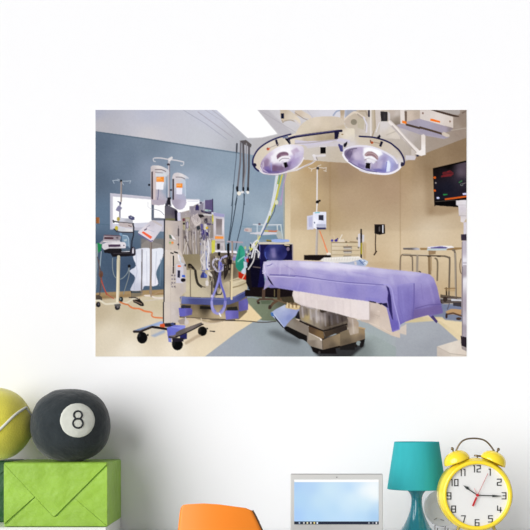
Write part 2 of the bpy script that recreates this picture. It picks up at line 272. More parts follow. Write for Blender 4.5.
P([(130,78),(260,84),(300,100),(180,110)], (30,30,28)); L([(0,138),(130,150),(330,168),(530,172)], .8, (70,60,54))
E(330,190,60,14,(170,150,124), a=.7); E(340,150,70,34,(112,98,80), a=.6)
P([(432,92),(450,84),(530,84),(530,166),(440,168),(430,140)], [(450,130,(120,112,190)),(510,130,(108,102,180))]); P([(450,64),(530,50),(530,84),(455,86)], (36,34,32))
F(210,265,45)
P([(160,220),(250,170),(300,180),(420,150),(435,230),(425,340),(330,380),(240,392),(60,385),(100,330)], [(200,260,(196,180,146)),(300,320,(206,190,156)),(400,200,(180,164,130)),(400,300,(206,190,156)),(120,350,(196,182,156)),(220,350,(184,168,140))])
L([(275,262),(350,250),(420,215)], 2.0, (148,132,100), sm=3); L([(240,210),(240,390)], 1.4, (120,106,84)); L([(80,350),(130,345),(150,310)], 1.2, (36,34,34)); L([(230,200),(350,180),(425,160)], .8, (150,136,110))
P([(0,390),(100,385),(240,396),(350,375),(430,335),(440,400),(420,420),(330,470),(240,480),(60,470),(0,440)], [(50,430,(82,86,140)),(200,430,(72,78,134)),(300,430,(96,102,156)),(400,380,(72,78,128))])
P([(320,470),(440,410),(450,440),(448,530),(330,530)], [(400,470,(76,76,136)),(430,500,(110,106,170)),(350,500,(60,60,110))]); P([(60,470),(240,480),(320,470),(320,530),(60,530)], (140,120,88)); P([(225,488),(320,460),(316,495),(240,505)], (206,184,140)); P([(200,510),(330,505),(330,530),(200,530)], (50,44,40))
I('printed_anesthesia_machine')
F(210,225,45)
P([(0,0),(0,300),(60,300),(160,300),(165,0)], (176,168,172)); P([(60,0),(155,0),(158,120),(70,130)], [(90,40,(136,126,124)),(120,100,(160,150,150))]); L([(160,0),(166,300)], 1.2, (214,208,214)); P([(62,0),(78,0),(78,130),(64,140)], (150,156,110), a=.7); P([(0,0),(50,0),(50,150),(0,160)], (140,132,128)); L([(52,0),(54,160)], .9, (150,170,120))
P([(62,132),(160,132),(162,158),(62,160)], (236,230,230)); E(108,145,28,10,(240,140,52)); P([(88,215),(110,215),(112,290),(90,290)], (24,20,24)); P([(60,300),(310,305),(322,335),(150,330),(60,318)], (236,232,240), bl=.2); P([(18,180),(40,180),(40,340),(20,340)], (206,202,70), a=.9)
P([(60,325),(310,335),(310,530),(0,530),(0,340)], [(60,350,(130,118,100)),(200,450,(60,50,44)),(290,480,(150,138,116)),(140,470,(90,80,70)),(60,480,(100,90,80))]); P([(92,320),(122,318),(120,370),(95,360)], (16,14,18))
P([(200,350),(260,400),(250,530),(190,530)], (52,44,40)); N(60,400,300,530,14,[(40,34,34),(120,106,88),(170,158,140)],9,(1,2),(3,9))
F(175,270,45); L([(318,330),(312,530)], .9, (206,190,170), a=.8); L([(118,310),(124,530)], .9, (190,184,196), a=.8)
F(180,302,55); L([(208,0),(204,160),(240,200),(330,204),(400,190)], .8, (206,190,170), sm=4); L([(50,0),(54,170)], 1.1, (196,190,206))

# ---- purple breathing hoses, pole, green bag
F()
I('printed_anesthesia_machine')
P([(222,262),(246,264),(247.4,276),(247,290.5),(240,295),(230,298),(222,298.5)], [(224,268,(70,62,54)),(232,272,(96,86,72)),(244,270,(150,138,112)),(226,290,(188,174,148)),(236,290,(208,194,162)),(246,286,(180,166,136))])
P([(224,283),(231,280),(247.2,274),(247.2,290),(240,295),(230,298),(223,298.4)], [(226,290,(176,162,136)),(234,288,(212,198,168)),(245,282,(190,176,146)),(238,294,(204,190,160))])
L([(233,287.5),(240,285.6),(246.8,282.4)], 1.3, (150,134,104), sm=3); L([(230.4,282),(230.4,297)], 1.1, (124,110,90)); L([(229,281.5),(240,279),(247,275.4)], .7, (150,136,112)); L([(231.5,283.8),(247,279)], .5, (226,214,188))
P([(182,276),(190,268),(213,270),(221,284),(221,298),(183,297)], [(190,284,(190,178,152)),(205,290,(206,194,166)),(216,290,(180,168,142)),(198,276,(170,158,130))], a=.2, bl=.4)
N(214,262,222,292,16,[(36,32,34),(84,74,64),(150,138,118),(56,48,46)],61,(.5,1.2),(2,5),.7)
I('printed_machine_base')
P([(181,303),(215,305),(232,303),(247,296),(247,312),(239,319.5),(181,317)], [(190,306,(120,104,80)),(205,308,(60,52,42)),(215,314,(176,158,128)),(195,315,(150,134,106)),(230,308,(90,78,62)),(222,317,(190,172,140))])
P([(180,296.3),(200,297.8),(222,298.2),(234,296.6),(247.2,289.6),(247.6,295.6),(240,300.6),(229,304.6),(213,305),(195,304.4),(181.5,303.8)], [(182,299,(104,114,166)),(195,300,(74,78,128)),(215,301,(80,86,138)),(230,301,(84,90,144)),(244,294,(66,72,122))])
L([(181,297.6),(222,299.2),(234,297.6),(247,290.8)], .6, (126,132,176), a=.8); P([(200,306),(212,306.6),(214,309.5),(200,309)], (30,28,26))
P([(179.6,308.2),(190.6,308),(192.4,310),(192,314.6),(186,316),(179.8,315.8)], [(182,312,(116,112,194)),(190,312,(90,84,154))]); P([(182,305),(191,305.6),(190.6,308.2),(181,308.4)], (50,46,46))
P([(238.6,301.6),(246.6,298),(248,302),(247.8,309.6),(239,311.6)], [(240,306,(90,84,150)),(246,304,(104,98,170))]); P([(225.2,311.2),(228,310),(238.4,310.2),(238.6,318.4),(226,319.4)], [(228,315,(120,114,192)),(237,315,(98,92,164))]); P([(227,307.4),(237,306.6),(238,310.4),(227,310.4)], (38,36,34))
F(210,225,45)
I('printed_breathing_hoses', 'looping lilac breathing hoses printed on the beige machine')
L([(200,365),(160,380),(120,420),(105,530)], 2.0, (176,172,214), sm=4); L([(105,398),(50,410),(36,460),(60,520),(80,535)], 2.0, (196,192,210), sm=4); L([(130,470),(165,478),(140,520)], 1.8, (150,146,206), sm=3); P([(240,345),(320,350),(300,420),(270,400)], (170,162,184)); E(285,398,22,24,(130,124,180))
F(210,265,45)
L([(110,-30),(115,80),(105,160),(70,280),(30,380),(20,450),(40,520),(60,545)], 2.3, (122,122,196), sm=4); L([(130,-20),(115,120),(130,230),(165,330),(180,420),(165,500),(120,560)], 2.3, (112,112,190), sm=4); L([(40,0),(60,50),(100,78),(150,60),(165,10)], 1.5, (176,172,196), sm=4)
F(180,302,55); L([(306,0),(310,60),(330,98),(372,112),(410,92),(432,40),(436,0)], 2.4, (152,148,206), sm=4); L([(380,112),(392,135)], 1.4, (240,240,244)); F(175,270,45); E(437,310,16,16,(200,190,220)); F(180,302,55); P([(40,175),(60,168),(80,176),(85,205),(60,220),(40,205)], (206,196,190)); L([(290,280),(330,284)], 1.0, (70,60,56))
I('printed_ceiling_hoses', 'dark gas hoses hanging from the ceiling printed in the mural')
F(180,105,100)
P([(315,190),(350,186),(380,210),(376,226),(330,205)], (90,84,84)); L([(300,206),(298,280),(290,360),(278,500),(272,535)], .8, (92,104,118), sm=3)
for pts, w, c in (([(302,206),(300,250)],1.6,(70,72,80)), ([(322,200),(320,300),(305,440)],1.8,(112,110,116)), ([(335,196),(338,320),(335,450)],2.1,(88,84,88)), ([(352,205),(350,330),(335,440)],1.2,(140,138,144)), ([(366,215),(365,330),(360,450)],1.9,(84,80,84))): L(pts, w, c)
E(304,452,6,9,(30,30,36)); E(335,458,6,8,(30,30,36)); E(360,456,7,9,(30,30,36)); E(314,468,11,9,(238,232,220)); E(330,462,7,6,(230,230,230)); E(360,466,7,6,(236,234,228))
L([(305,470),(292,530)], .8, (70,84,96)); L([(338,470),(342,530)], .8, (80,92,104))
F(180,185,100); L([(283,0),(275,160),(260,280),(250,345)], .9, (62,74,86), sm=3); L([(302,70),(280,200),(268,260),(258,330)], .9, (56,66,78), sm=3); L([(342,50),(330,180),(305,290),(295,340)], .9, (66,78,90), sm=3); E(303,18,6,12,(24,24,30)); E(313,45,10,11,(236,230,218)); E(336,22,5,12,(24,24,30)); E(333,38,6,6,(220,220,224)); E(360,22,6,12,(24,24,30)); E(358,36,9,5,(230,228,226))
I('printed_bag_pole', 'thin pole with crossbar beside a green bag in the mural')
F(210,225,45)
L([(206,196),(380,206)], 1.7, (170,156,166)); L([(262,200),(264,380)], 1.8, (136,120,110)); L([(259,206),(260,360)], .5, (196,182,172)); P([(200,222),(230,222),(232,400),(262,420),(240,530),(200,530),(205,400)], (24,20,22))
F(210,265,45); L([(262,0),(256,200),(254,400)], 2.0, [(262,20,(190,172,140)),(255,300,(222,206,170))]); P([(160,0),(240,0),(200,120),(165,180)], (40,34,32)); 
I('printed_green_bag', 'teal green bag hanging beside the beige machine in the mural')
F(210,225,45)
P([(345,250),(375,244),(400,280),(412,330),(408,420),(380,510),(345,540),(312,500),(300,420),(318,340)], [(330,300,(48,150,124)),(360,400,(38,132,110)),(390,340,(60,160,134)),(350,480,(30,118,98)),(330,440,(52,146,124))], sm=3)
L([(405,370),(350,410),(330,430)], 1.3, (140,206,190), a=.9); L([(350,290),(340,400)], 1.0, (30,110,92), a=.7)
F(210,265,45)
P([(305,0),(405,0),(380,60),(350,75),(315,40)], (40,134,112), sm=3)
I('printed_clear_bag', 'crumpled clear and red waste bag printed beside the green bag')
P([(335,80),(385,95),(430,120),(425,178),(380,168),(335,150)], (182,40,22)); P([(370,70),(400,30),(440,0),(470,50),(480,72),(430,95),(400,112),(372,95)], [(400,80,(196,206,226)),(440,40,(220,220,226)),(460,70,(196,196,204))]); L([(420,95),(380,165)], 1.0, (220,186,160))
I('printed_dark_cart', 'black and navy cart with a round blue drum printed right of the machine')
F(250,215,45)
P([(0,340),(60,330),(110,345),(500,345),(505,530),(0,530)], (14,14,42))
F(250,255,45)
P([(-30,0),(500,0),(500,60),(180,60),(150,200),(165,380),(150,495),(-20,400),(-30,100)], (14,12,30)); P([(120,0),(500,0),(500,60),(200,60),(160,200),(180,380),(90,385),(115,200)], (20,18,62)); P([(0,380),(160,380),(300,385),(530,400),(530,505),(0,485)], (24,18,18)); L([(40,140),(120,150)], 1.2, (96,84,84)); P([(-50,120),(0,100),(20,380),(-10,400),(-45,330)], (24,20,26))
F(250,215,45)
P([(120,345),(500,345),(495,400),(500,530),(120,530)], DS([(140,380,(30,28,96)),(300,400,(34,36,110)),(470,380,(20,18,60)),(480,500,(24,22,84))], 0.1, (-6, -6, -24)))
E(300,440,138,112,DS([(200,400,(36,40,124)),(180,450,(52,60,148)),(270,420,(74,76,150)),(275,470,(110,106,170)),(350,450,(36,38,116)),(410,420,(34,36,104)),(430,470,(56,58,140)),(300,350,(52,56,140))], 0.1, (-8, -8, -22)))
P([(240,400),(295,385),(305,500),(265,505)], (150,138,190), a=.55, bl=.8); L([(182,440),(178,480),(195,520)], .8, (80,96,180), a=.8); E(448,400,18,24,(120,104,130)); L([(410,352),(460,358)], 1.2, (206,188,160)); P([(495,345),(508,345),(508,530),(498,530)], (150,140,150)); P([(120,345),(108,345),(112,520),(122,520)], (90,90,150))
P([(95,322),(240,318),(360,325),(500,332),(505,345),(100,345)], (206,196,180)); P([(250,295),(300,285),(445,290),(462,300),(450,318),(300,322),(255,310)], (154,174,226), sm=2); L([(200,300),(245,306)], 1.6, (150,138,60)); L([(200,310),(245,312)], .8, (60,56,50))
L([(40,112),(160,118),(365,115)], 1.1, (206,212,218)); E(112,108,16,12,(110,92,104)); L([(85,125),(84,210)], 1.2, (190,202,212)); L([(320,120),(325,200)], 1.2, (200,206,206)); L([(362,115),(375,200),(385,280)], 1.1, (196,206,206)); P([(0,212),(100,200),(345,206),(350,228),(150,235),(0,222)], (208,206,214)); L([(170,186),(290,194),(325,188)], 1.6, (196,120,90)); L([(165,188),(210,190)], 1.2, (190,190,80)); P([(320,180),(360,190),(390,280),(330,282),(310,240)], (176,180,176)); P([(0,160),(20,155),(20,200),(0,200)], (196,180,176)); P([(90,240),(300,240),(300,280),(90,290)], (104,136,154), a=.6); L([(95,240),(92,300)], 1.2, (200,190,160))
P([(-30,150),(0,155),(0,205),(-70,190),(-65,160)], (206,190,186), a=.9); P([(-60,165),(-20,170),(-20,190),(-60,188)], (180,150,150))
I('printed_hose_bundle', 'white and yellow hoses hanging from the lamp printed above the navy cart')
P([(20,340),(60,320),(95,345),(105,530),(0,530),(0,400)], (44,44,52), a=.7)
for pts, w, c in (([(232,-40),(190,100),(120,250),(60,360),(20,500)],1.6,(222,222,226)), ([(245,-30),(210,90),(185,140)],1.8,(160,164,60)), ([(200,100),(160,190),(110,280)],1.4,(92,110,150)), ([(120,250),(70,340),(20,400),(-10,430)],1.3,(206,206,120)), ([(90,350),(60,430),(40,540),(-20,640)],1.2,(214,210,210)), ([(40,330),(60,380),(90,420),(100,500)],1.1,(200,200,206)), ([(10,330),(40,380),(70,440)],1.2,(196,200,210)), ([(60,400),(110,440),(100,500)],.9,(230,226,226)), ([(100,310),(80,300),(30,350),(20,400)],1.3,(226,224,224))): L(pts, w, c, sm=4)
E(15,400,16,10,(206,206,80)); P([(25,345),(55,330),(60,360),(40,385)], (226,222,222)); E(5,450,14,18,(150,150,170)); F(210,225,45); N(415,260,470,400,16,[(196,196,200),(60,60,74),(206,206,120),(226,222,220),(30,28,34)],21,(.8,2),(1,4)); P([(400,380),(440,370),(450,420),(410,425)], (150,150,206)); P([(395,430),(430,440),(440,500),(400,520)], (190,202,214)); P([(425,400),(450,390),(455,440),(430,440)], (160,44,40))
F(180,105,100); L([(510,375),(498,460),(484,535)], 1.3, (206,214,220)); L([(528,378),(515,440),(500,535)], 2.0, (176,184,66)); L([(530,370),(522,420)], 1.0, (96,150,140))
F(180,185,100); L([(505,0),(495,80),(470,160),(430,250)], 1.4, (214,218,222)); L([(520,0),(508,80),(480,155)], 2.0, (178,186,70)); L([(525,0),(500,140),(465,205)], .9, (80,92,110)); E(510,92,11,13,(200,204,150))
F(270,105,100); L([(42,365),(25,450),(8,530)], 1.5, (214,218,222)); L([(66,365),(50,430),(30,490),(18,530)], 1.3, (206,196,66)); L([(86,365),(70,430),(58,530)], 1.0, (176,150,190)); F(270,185,100); L([(40,0),(22,80),(0,160)], 1.5, (214,218,222)); L([(50,0),(38,60),(10,140)], 1.2, (196,190,90)); L([(72,0),(62,60),(45,110)], .9, (170,150,186)); E(34,92,9,12,(216,216,190))

# ---- equipment column with its wheeled base
I('printed_equipment_column', 'tall beige equipment column on a wheeled grey base printed in the mural')
F(145,200,55)
L([(234,-280),(232,0),(232,100)], 1.4, (150,140,140)); P([(190,55),(240,60),(300,90),(320,120),(316,210),(190,205)], [(240,100,(98,94,106)),(280,120,(80,74,88)),(240,180,(112,106,106))]); P([(285,100),(310,100),(312,215),(290,215)], (24,22,34)); P([(200,178),(290,180),(290,198),(200,196)], (110,108,76)); P([(195,0),(250,0),(250,60),(195,60)], (62,62,74)); P([(312,120),(342,125),(345,200),(315,200)], (206,204,226))
P([(186,196),(316,205),(345,210),(348,530),(184,530)], [(230,300,(206,192,180)),(300,300,(186,174,170)),(230,450,(204,190,178)),(330,300,(176,166,166))]); L([(188,190),(186,530)], 1.3, (46,48,58))
P([(345,180),(362,200),(362,530),(345,530)], (176,164,160)); P([(232,335),(252,340),(262,375),(236,372)], (90,104,92)); P([(246,330),(268,345),(300,385),(268,376)], (236,232,234)); P([(230,400),(278,398),(278,432),(230,432)], (196,180,160)); E(242,412,9,9,(120,176,110)); E(264,412,11,11,(238,140,70)); L([(322,280),(322,345)], 1.4, (26,24,30)); E(322,430,8,11,(40,34,44)); L([(322,250),(324,470)], .5, (120,110,112)); L([(250,505),(272,508)], 1.3, (30,26,28)); L([(285,500),(318,512)], 1.4, (26,24,28)); L([(212,270),(214,330)], .6, (180,164,150), a=.6)
F(145,250,55)
P([(184,0),(340,0),(400,150),(395,400),(330,460),(340,530),(184,530)], [(220,100,(214,202,190)),(220,400,(216,206,194)),(270,420,(206,194,184)),(320,400,(190,178,170)),(350,200,(190,180,176))]); L([(186,0),(184,530)], 1.2, (40,42,50)); L([(246,30),(248,530)], .6, (190,176,166), a=.7)
L([(274,60),(274,150)], 1.3, (30,28,32)); L([(274,165),(273,222)], 1.5, (70,62,60)); P([(300,140),(365,130),(372,200),(365,320),(300,318)], (206,202,214)); P([(315,195),(340,198),(338,268),(314,266)], (44,42,62)); E(331,156,17,9,(242,110,44)); P([(356,240),(386,240),(388,264),(356,262)], (56,96,200)); E(368,290,24,18,(26,22,28)); L([(325,50),(345,80),(340,120),(390,145)], 1.1, (196,206,220), sm=3); L([(320,50),(330,100)], 1.2, (236,232,236)); E(388,148,8,12,(38,34,40))
for q in range(4):
    for r_ in range(2): E(262+r_*24, 245+q*36, 8, 8, (132,124,134) if (q+r_) % 2 else (100,92,100))
N(252,235,295,365,12,[(160,150,150),(110,104,120),(120,110,104)],31,(.4,.8),(.5,1.4)); L([(250,28),(270,34)], 1.2, (32,28,30)); L([(285,20),(312,28)], 1.4, (24,22,26))
L([(358,340),(358,400)], 1.0, (190,180,180)); L([(352,450),(345,530)], .8, (160,150,150))
F(130,302,55)
P([(325,0),(400,0),(478,0),(478,80),(470,190),(420,215),(330,210)], [(350,100,(212,200,188)),(420,100,(206,196,192)),(460,100,(186,176,172))]); P([(316,0),(327,0),(328,212),(316,205)], (44,40,44)); L([(392,0),(392,200)], .6, (196,184,176))
P([(468,60),(530,45),(530,140),(480,138)], (100,98,182)); P([(490,40),(530,30),(530,60),(495,62)], (44,48,60)); P([(460,180),(530,150),(530,215),(480,215)], (160,148,140))
P([(35,275),(300,185),(318,190),(318,225),(206,235),(90,282),(40,285)], [(80,272,(120,138,170)),(200,230,(150,166,200)),(290,205,(156,174,212))])
P([(200,240),(330,260),(350,300),(300,320),(200,330)], (206,196,180)); P([(200,325),(330,268),(340,290),(240,340)], (150,166,196), a=.8, bl=.5)
L([(40,286),(95,286),(210,240),(300,252),(355,262)], 2.4, (34,28,28)); L([(40,278),(95,278),(206,235)], .7, (92,84,92))
E(118,345,50,56,(14,14,16)); E(172,318,8,10,(20,20,22)); E(90,320,14,20,(34,34,36)); 
P([(290,215),(330,205),(360,220),(330,245),(290,240)], (206,86,50)); P([(330,205),(440,200),(440,240),(340,240)], (40,36,44)); E(410,212,18,14,(60,70,110))
I('printed_purple_cloth', 'folded blue purple cloth lying on the column base in the mural')
P([(355,248),(430,222),(530,225),(530,290),(400,340),(400,390),(372,384),(362,320)], [(400,250,(110,116,206)),(380,300,(96,98,190)),(480,250,(128,134,214)),(390,350,(130,136,206)),(470,290,(96,98,186))])
L([(400,240),(470,250),(530,246)], .8, (150,156,226), a=.8)
F(180,302,55); P([(0,222),(60,232),(0,268)], (134,140,220)); E(60,200,20,22,(206,196,194), a=.6)
I('printed_base_leg', 'dark grey wheeled leg of the column printed at the bottom of the mural')
F(130,302,55)
P([(370,328),(430,335),(530,270),(530,300),(440,352),(372,348)], [(400,335,(70,60,58)),(500,290,(100,90,86))]); P([(372,325),(420,322),(530,262),(530,275),(432,335)], (120,108,100))
F(180,302,55)
P([(-40,296),(0,270),(205,196),(220,212),(0,325),(-40,330)], [(0,300,(96,88,88)),(100,250,(118,108,106)),(200,206,(96,88,86))]); L([(-40,334),(0,326),(120,268),(222,214)], 1.2, (40,34,34)); P([(0,325),(68,300),(68,355),(0,372)], (38,38,90))
E(216,282,44,46,(14,14,14)); E(190,272,14,26,(32,30,30)); E(262,256,8,9,(30,28,30)); L([(60,395),(170,330),(190,325)], 3.0, (176,156,132), a=.8, bl=.5); L([(318,283),(334,283)], 1.2, (50,44,44))
F(130,302,55); E(458,412,52,54,(12,12,14)); E(420,400,16,30,(28,28,30)); P([(405,350),(520,345),(515,380),(410,385)], (34,30,40))

# ---- solution bags on their pole
I('printed_solution_bag', 'larger left fluid bag with an orange label hanging on the column pole', key='bag_a')
F(145,150,55)
I('printed_bag_hanger', 'chrome hanger bar of the column pole printed in the mural')
L([(232,90),(232,300),(230,530)], 1.9, (196,190,196)); L([(238,150),(238,520)], .7, (110,104,116))
L([(95,78),(150,78),(230,92),(300,100),(372,116)], 1.2, (208,204,208), sm=2); L([(95,78),(80,85),(85,108),(100,112)], .9, (200,200,206), sm=3); L([(372,116),(372,140),(355,152),(345,146)], .9, (200,200,206), sm=3); P([(225,80),(262,62),(270,78),(244,110),(226,108)], (220,216,218)); E(226,140,16,10,(64,58,66)); E(200,140,9,18,(120,140,160), a=.5)
P([(215,460),(250,455),(250,530),(215,530)], (34,32,40)); E(253,386,12,9,(40,40,52)); E(40,337,10,11,(16,16,22)); E(268,388,8,8,(50,50,60))
I('printed_solution_bag', key='bag_a')
P([(60,160),(90,148),(150,154),(200,176),(232,200),(232,240),(218,250),(215,470),(180,528),(80,528),(60,490),(55,200)],
  [(80,200,(196,186,188)),(140,170,(226,218,216)),(190,250,(206,206,214)),(90,350,(196,180,180)),(140,440,(186,180,194)),(200,400,(150,164,184)),(210,300,(190,200,212)),(130,500,(170,160,176)),(85,500,(186,170,176))], sm=2)
P([(62,215),(76,205),(78,480),(62,470)], (56,46,52)); P([(78,210),(100,205),(100,500),(80,500)], (206,190,190)); P([(110,260),(182,258),(182,310),(110,308)], (240,140,50)); P([(106,308),(182,310),(176,384),(106,380)], (240,238,244)); L([(118,275),(150,270)], 1.0, (250,190,120)); L([(118,290),(165,288)], .7, (250,176,100))
L([(100,190),(160,190),(200,208)], 1.0, (130,120,126), sm=2); L([(100,215),(170,222)], .8, (150,142,150)); L([(130,384),(128,440),(120,490)], .8, (110,110,140)); L([(205,260),(208,460)], 1.0, (110,124,146), a=.7); P([(100,225),(200,225),(205,250),(100,258)], (214,220,226), a=.7)
I('printed_solution_bag', 'smaller right fluid bag with an orange label hanging on the column pole', key='bag_b')
P([(275,232),(310,218),(360,230),(415,262),(420,278),(385,290),(392,440),(390,525),(270,528),(262,290),(264,262)],
  [(300,250,(210,200,202)),(350,250,(226,220,220)),(300,300,(206,200,206)),(340,460,(174,172,196)),(380,380,(170,184,204)),(290,480,(180,170,186)),(380,300,(190,200,214))], sm=2)
P([(266,280),(280,276),(280,480),(266,528)], (52,44,50)); P([(302,322),(362,322),(362,366),(302,364)], (242,142,54)); P([(302,364),(360,366),(358,430),(302,426)], (232,230,242)); L([(310,340),(345,338)], .9, (250,190,120)); L([(300,262),(350,264),(385,280)], 1.0, (140,132,138), sm=2); L([(386,300),(390,440)], 1.2, (196,206,220), a=.8)
F(145,200,55)
I('printed_solution_bag', key='bag_a'); P([(60,0),(195,0),(195,22),(170,44),(80,40)], (176,166,180)); 
I('printed_solution_bag', key='bag_b'); P([(262,0),(390,0),(392,50),(360,90),(310,90),(275,55)], [(300,30,(166,158,176)),(370,50,(186,180,200))], sm=2); L([(250,0),(256,60)], 1.0, (220,220,230))

# ---- pole with infusion pump, cart, wall phone
I('printed_pump_pole', 'slim white pole carrying a boxy white pump printed on the tan wall')
F(270,105,100)
for a_, b_ in (((252,330),(222,340)),((222,340),(205,332)),((222,340),(218,352)),((252,330),(285,335)),((285,335),(298,332)),((298,332),(296,350)),((285,348),(298,352)),((252,325),(270,318))): L([a_, b_], .6, (222,214,206))
E(253,336,8,8,(60,56,58)); L([(250,345),(249,505)], 1.3, (222,218,218)); E(252,514,8,8,(28,24,26)); L([(250,512),(264,506)], 1.4, (30,26,28)); L([(250,520),(250,530)], 1.2, (226,222,220))
F(270,185,100)
L([(250,0),(248,75)], 1.3, (222,216,212)); E(250,92,8,9,(26,22,24)); L([(250,90),(264,84)], 1.6, (26,22,24)); L([(249,100),(247,145)], 1.3, (226,222,220)); L([(250,235),(246,372)], 2.3, (172,162,156)); L([(246,235),(243,372)], .5, (210,202,196)); L([(264,245),(285,300),(306,362)], 1.0, (226,128,84))
P([(196,165),(230,158),(232,235),(196,238)], (206,206,224)); P([(204,172),(224,170),(224,222),(206,224)], (184,184,212)); P([(228,145),(240,142),(298,142),(298,228),(244,234),(230,228)], [(250,160,(226,228,244)),(285,200,(220,222,240)),(236,200,(240,240,250))])
P([(258,160),(284,160),(284,188),(258,186)], (50,50,66)); P([(246,206),(296,208),(296,224),(246,222)], (180,182,204)); P([(246,224),(296,226),(296,236),(250,236)], (56,56,92)); L([(240,148),(262,146)], 1.0, (110,190,200)); E(236,200,3,4,(60,70,110))
P([(180,372),(320,370),(326,384),(260,400),(180,398)], (26,20,20))
I('printed_drawer_cart', 'cream drawer cart with bottles on top printed against the tan wall')
F(325,225,55)
P([(60,170),(300,168),(345,172),(345,320),(60,320)], [(100,200,(214,200,176)),(300,220,(208,190,158)),(150,280,(206,190,160))]); L([(60,170),(340,170)], .8, (150,132,104)); L([(70,205),(330,206)], .6, (180,160,130)); L([(70,245),(330,246)], .8, (172,152,124)); L([(70,288),(330,290)], .8, (172,152,124)); L([(62,175),(62,320)], .7, (176,158,130))
for y in (224, 264): P([(176,y-14),(256,y-16),(260,y+8),(240,y+12),(184,y+10)], (150,140,130)); L([(178,y-12),(256,y-13)], .8, (104,94,88)); L([(186,y+3),(250,y+3)], .8, (206,198,188))
L([(180,300),(250,300)], .8, (120,110,100)); E(68,150,12,12,(66,60,160)); E(106,150,16,12,(60,50,140)); L([(112,140),(122,132)], 1.2, (50,44,120)); P([(130,140),(180,135),(192,165),(130,165)], (226,214,196), a=.8); L([(165,95),(140,140)], .8, (230,224,214)); L([(85,100),(90,140)], .8, (214,196,166)); E(204,164,9,6,(70,60,40)); L([(240,160),(310,165)], .8, (150,130,100)); E(213,195,4,4,(190,90,70)); E(310,130,7,14,(96,92,92))
P([(318,90),(336,80),(342,210),(318,210)], (212,208,216)); P([(358,95),(378,95),(376,160),(358,165)], (206,204,214)); L([(348,45),(348,320)], 1.6, (34,28,26)); L([(350,180),(350,275)], 1.8, (160,150,44)); P([(340,70),(356,80),(356,130),(342,130)], (34,30,32)); L([(366,180),(376,320)], .8, (170,150,120)); E(322,218,8,8,(110,106,106))
E(35,280,22,14,(236,226,214)); P([(0,292),(52,290),(40,306),(10,314),(0,314)], (26,20,20)); L([(0,200),(18,250)], 1.3, (236,140,96)); P([(376,160),(396,180),(392,330),(376,320)], (176,142,96), a=.5, bl=.7)
I('printed_wall_phone', 'black wall phone with a hanging cord printed on the tan wall')
F(370,185,100)
P([(24,208),(78,208),(80,258),(50,264),(24,258)], (26,22,22)); P([(46,222),(54,220),(54,246),(46,248)], (90,84,84)); L([(68,214),(68,252)], 1.1, (226,226,232)); L([(24,210),(78,210)], .7, (74,62,56)); L([(30,262),(28,310),(30,355)], 1.0, (54,38,30)); L([(22,370),(34,352)], 1.4, (58,42,34))

# ---- wall screen
I('printed_wall_screen', 'black wall screen with red and orange readouts printed at the right edge of the mural')
F(420,155,50)
P([(140,150),(300,110),(492,62),(492,500),(154,510)], [(170,170,(20,16,18)),(300,200,(34,28,36)),(440,180,(92,80,92)),(470,150,(84,72,84)),(300,350,(26,26,38)),(450,300,(40,36,48)),(200,400,(22,22,34)),(350,440,(30,28,40)),(480,420,(30,26,36)),(300,125,(10,8,8))])
L([(142,148),(492,66)], 1.5, (12,8,8)); P([(156,480),(492,455),(492,560),(158,535)], (10,8,10)); L([(140,150),(156,540)], .9, (30,20,16))
E(155,240,15,13,(206,92,30)); E(155,378,14,12,(206,92,30)); E(166,297,8,9,(150,140,136))
for y, x0, x1 in ((170,290,320),(180,245,335),(192,240,350),(206,245,352),(216,230,340),(226,225,330)): L([(x0,y+6),(x1,y-4)], .7, (150,40,44), a=.8)
L([(415,292),(442,276)], 1.2, (60,110,70)); E(442,316,16,14,(104,106,108)); E(442,314,8,7,(34,34,42)); L([(455,305),(480,298)], .7, (120,110,110)); P([(244,414),(290,412),(292,424),(246,430)], (40,130,66)); E(190,456,16,11,(206,210,240)); P([(450,406),(492,402),(492,422),(455,426)], (206,206,240)); L([(270,470),(492,440)], 1.7, (206,92,34)); L([(165,495),(370,478)], .7, (70,64,60))

# ---- steel tables at right
I('printed_steel_tables', 'steel instrument tables against the tan wall printed at right in the mural')
F(395,235,75)
P([(56,92),(158,90),(172,96),(172,106),(60,104)], [(100,98,(90,84,84)),(165,98,(180,180,190))]); L([(60,92),(155,90)], .6, (160,150,140)); P([(175,92),(480,88),(480,98),(420,108),(180,106)], (150,120,80)); P([(226,96),(370,96),(362,108),(228,110)], (186,200,206)); P([(230,84),(330,76),(400,78),(420,88),(370,96),(230,94)], (222,220,236)); P([(250,90),(320,80),(372,88),(360,95),(255,95)], (92,84,140)); P([(340,76),(400,78),(418,88),(380,90)], (240,236,232))
L([(36,250),(38,170),(44,146),(64,138),(110,140)], 1.5, (132,116,96), sm=3); L([(110,150),(122,160),(124,252)], 1.5, (124,110,94), sm=3); L([(60,142),(240,146),(350,150)], 1.5, (104,90,74)); L([(60,138),(240,142)], .4, (206,196,180)); L([(158,150),(156,255)], 2.3, (152,140,126)); L([(240,150),(242,275)], 2.0, (130,106,76)); L([(254,155),(252,275)], 1.2, (150,130,104)); L([(284,165),(300,190),(298,320)], 1.7, (122,108,88), sm=3); E(240,150,14,7,(74,62,52)); E(310,150,16,6,(62,52,44)); P([(235,110),(290,112),(285,135),(238,140)], (110,80,48), a=.6)
L([(350,150),(378,160),(386,185),(380,440)], 1.8, (110,98,84), sm=3); L([(408,106),(424,130),(428,300),(430,455)], 2.0, (120,108,94), sm=3); L([(424,130),(426,440)], .5, (200,190,176)); L([(362,375),(364,440)], 1.4, (50,38,26)); P([(355,375),(425,372),(425,398),(355,398)], (176,146,104), a=.5); L([(350,378),(425,376)], .8, (130,104,72))
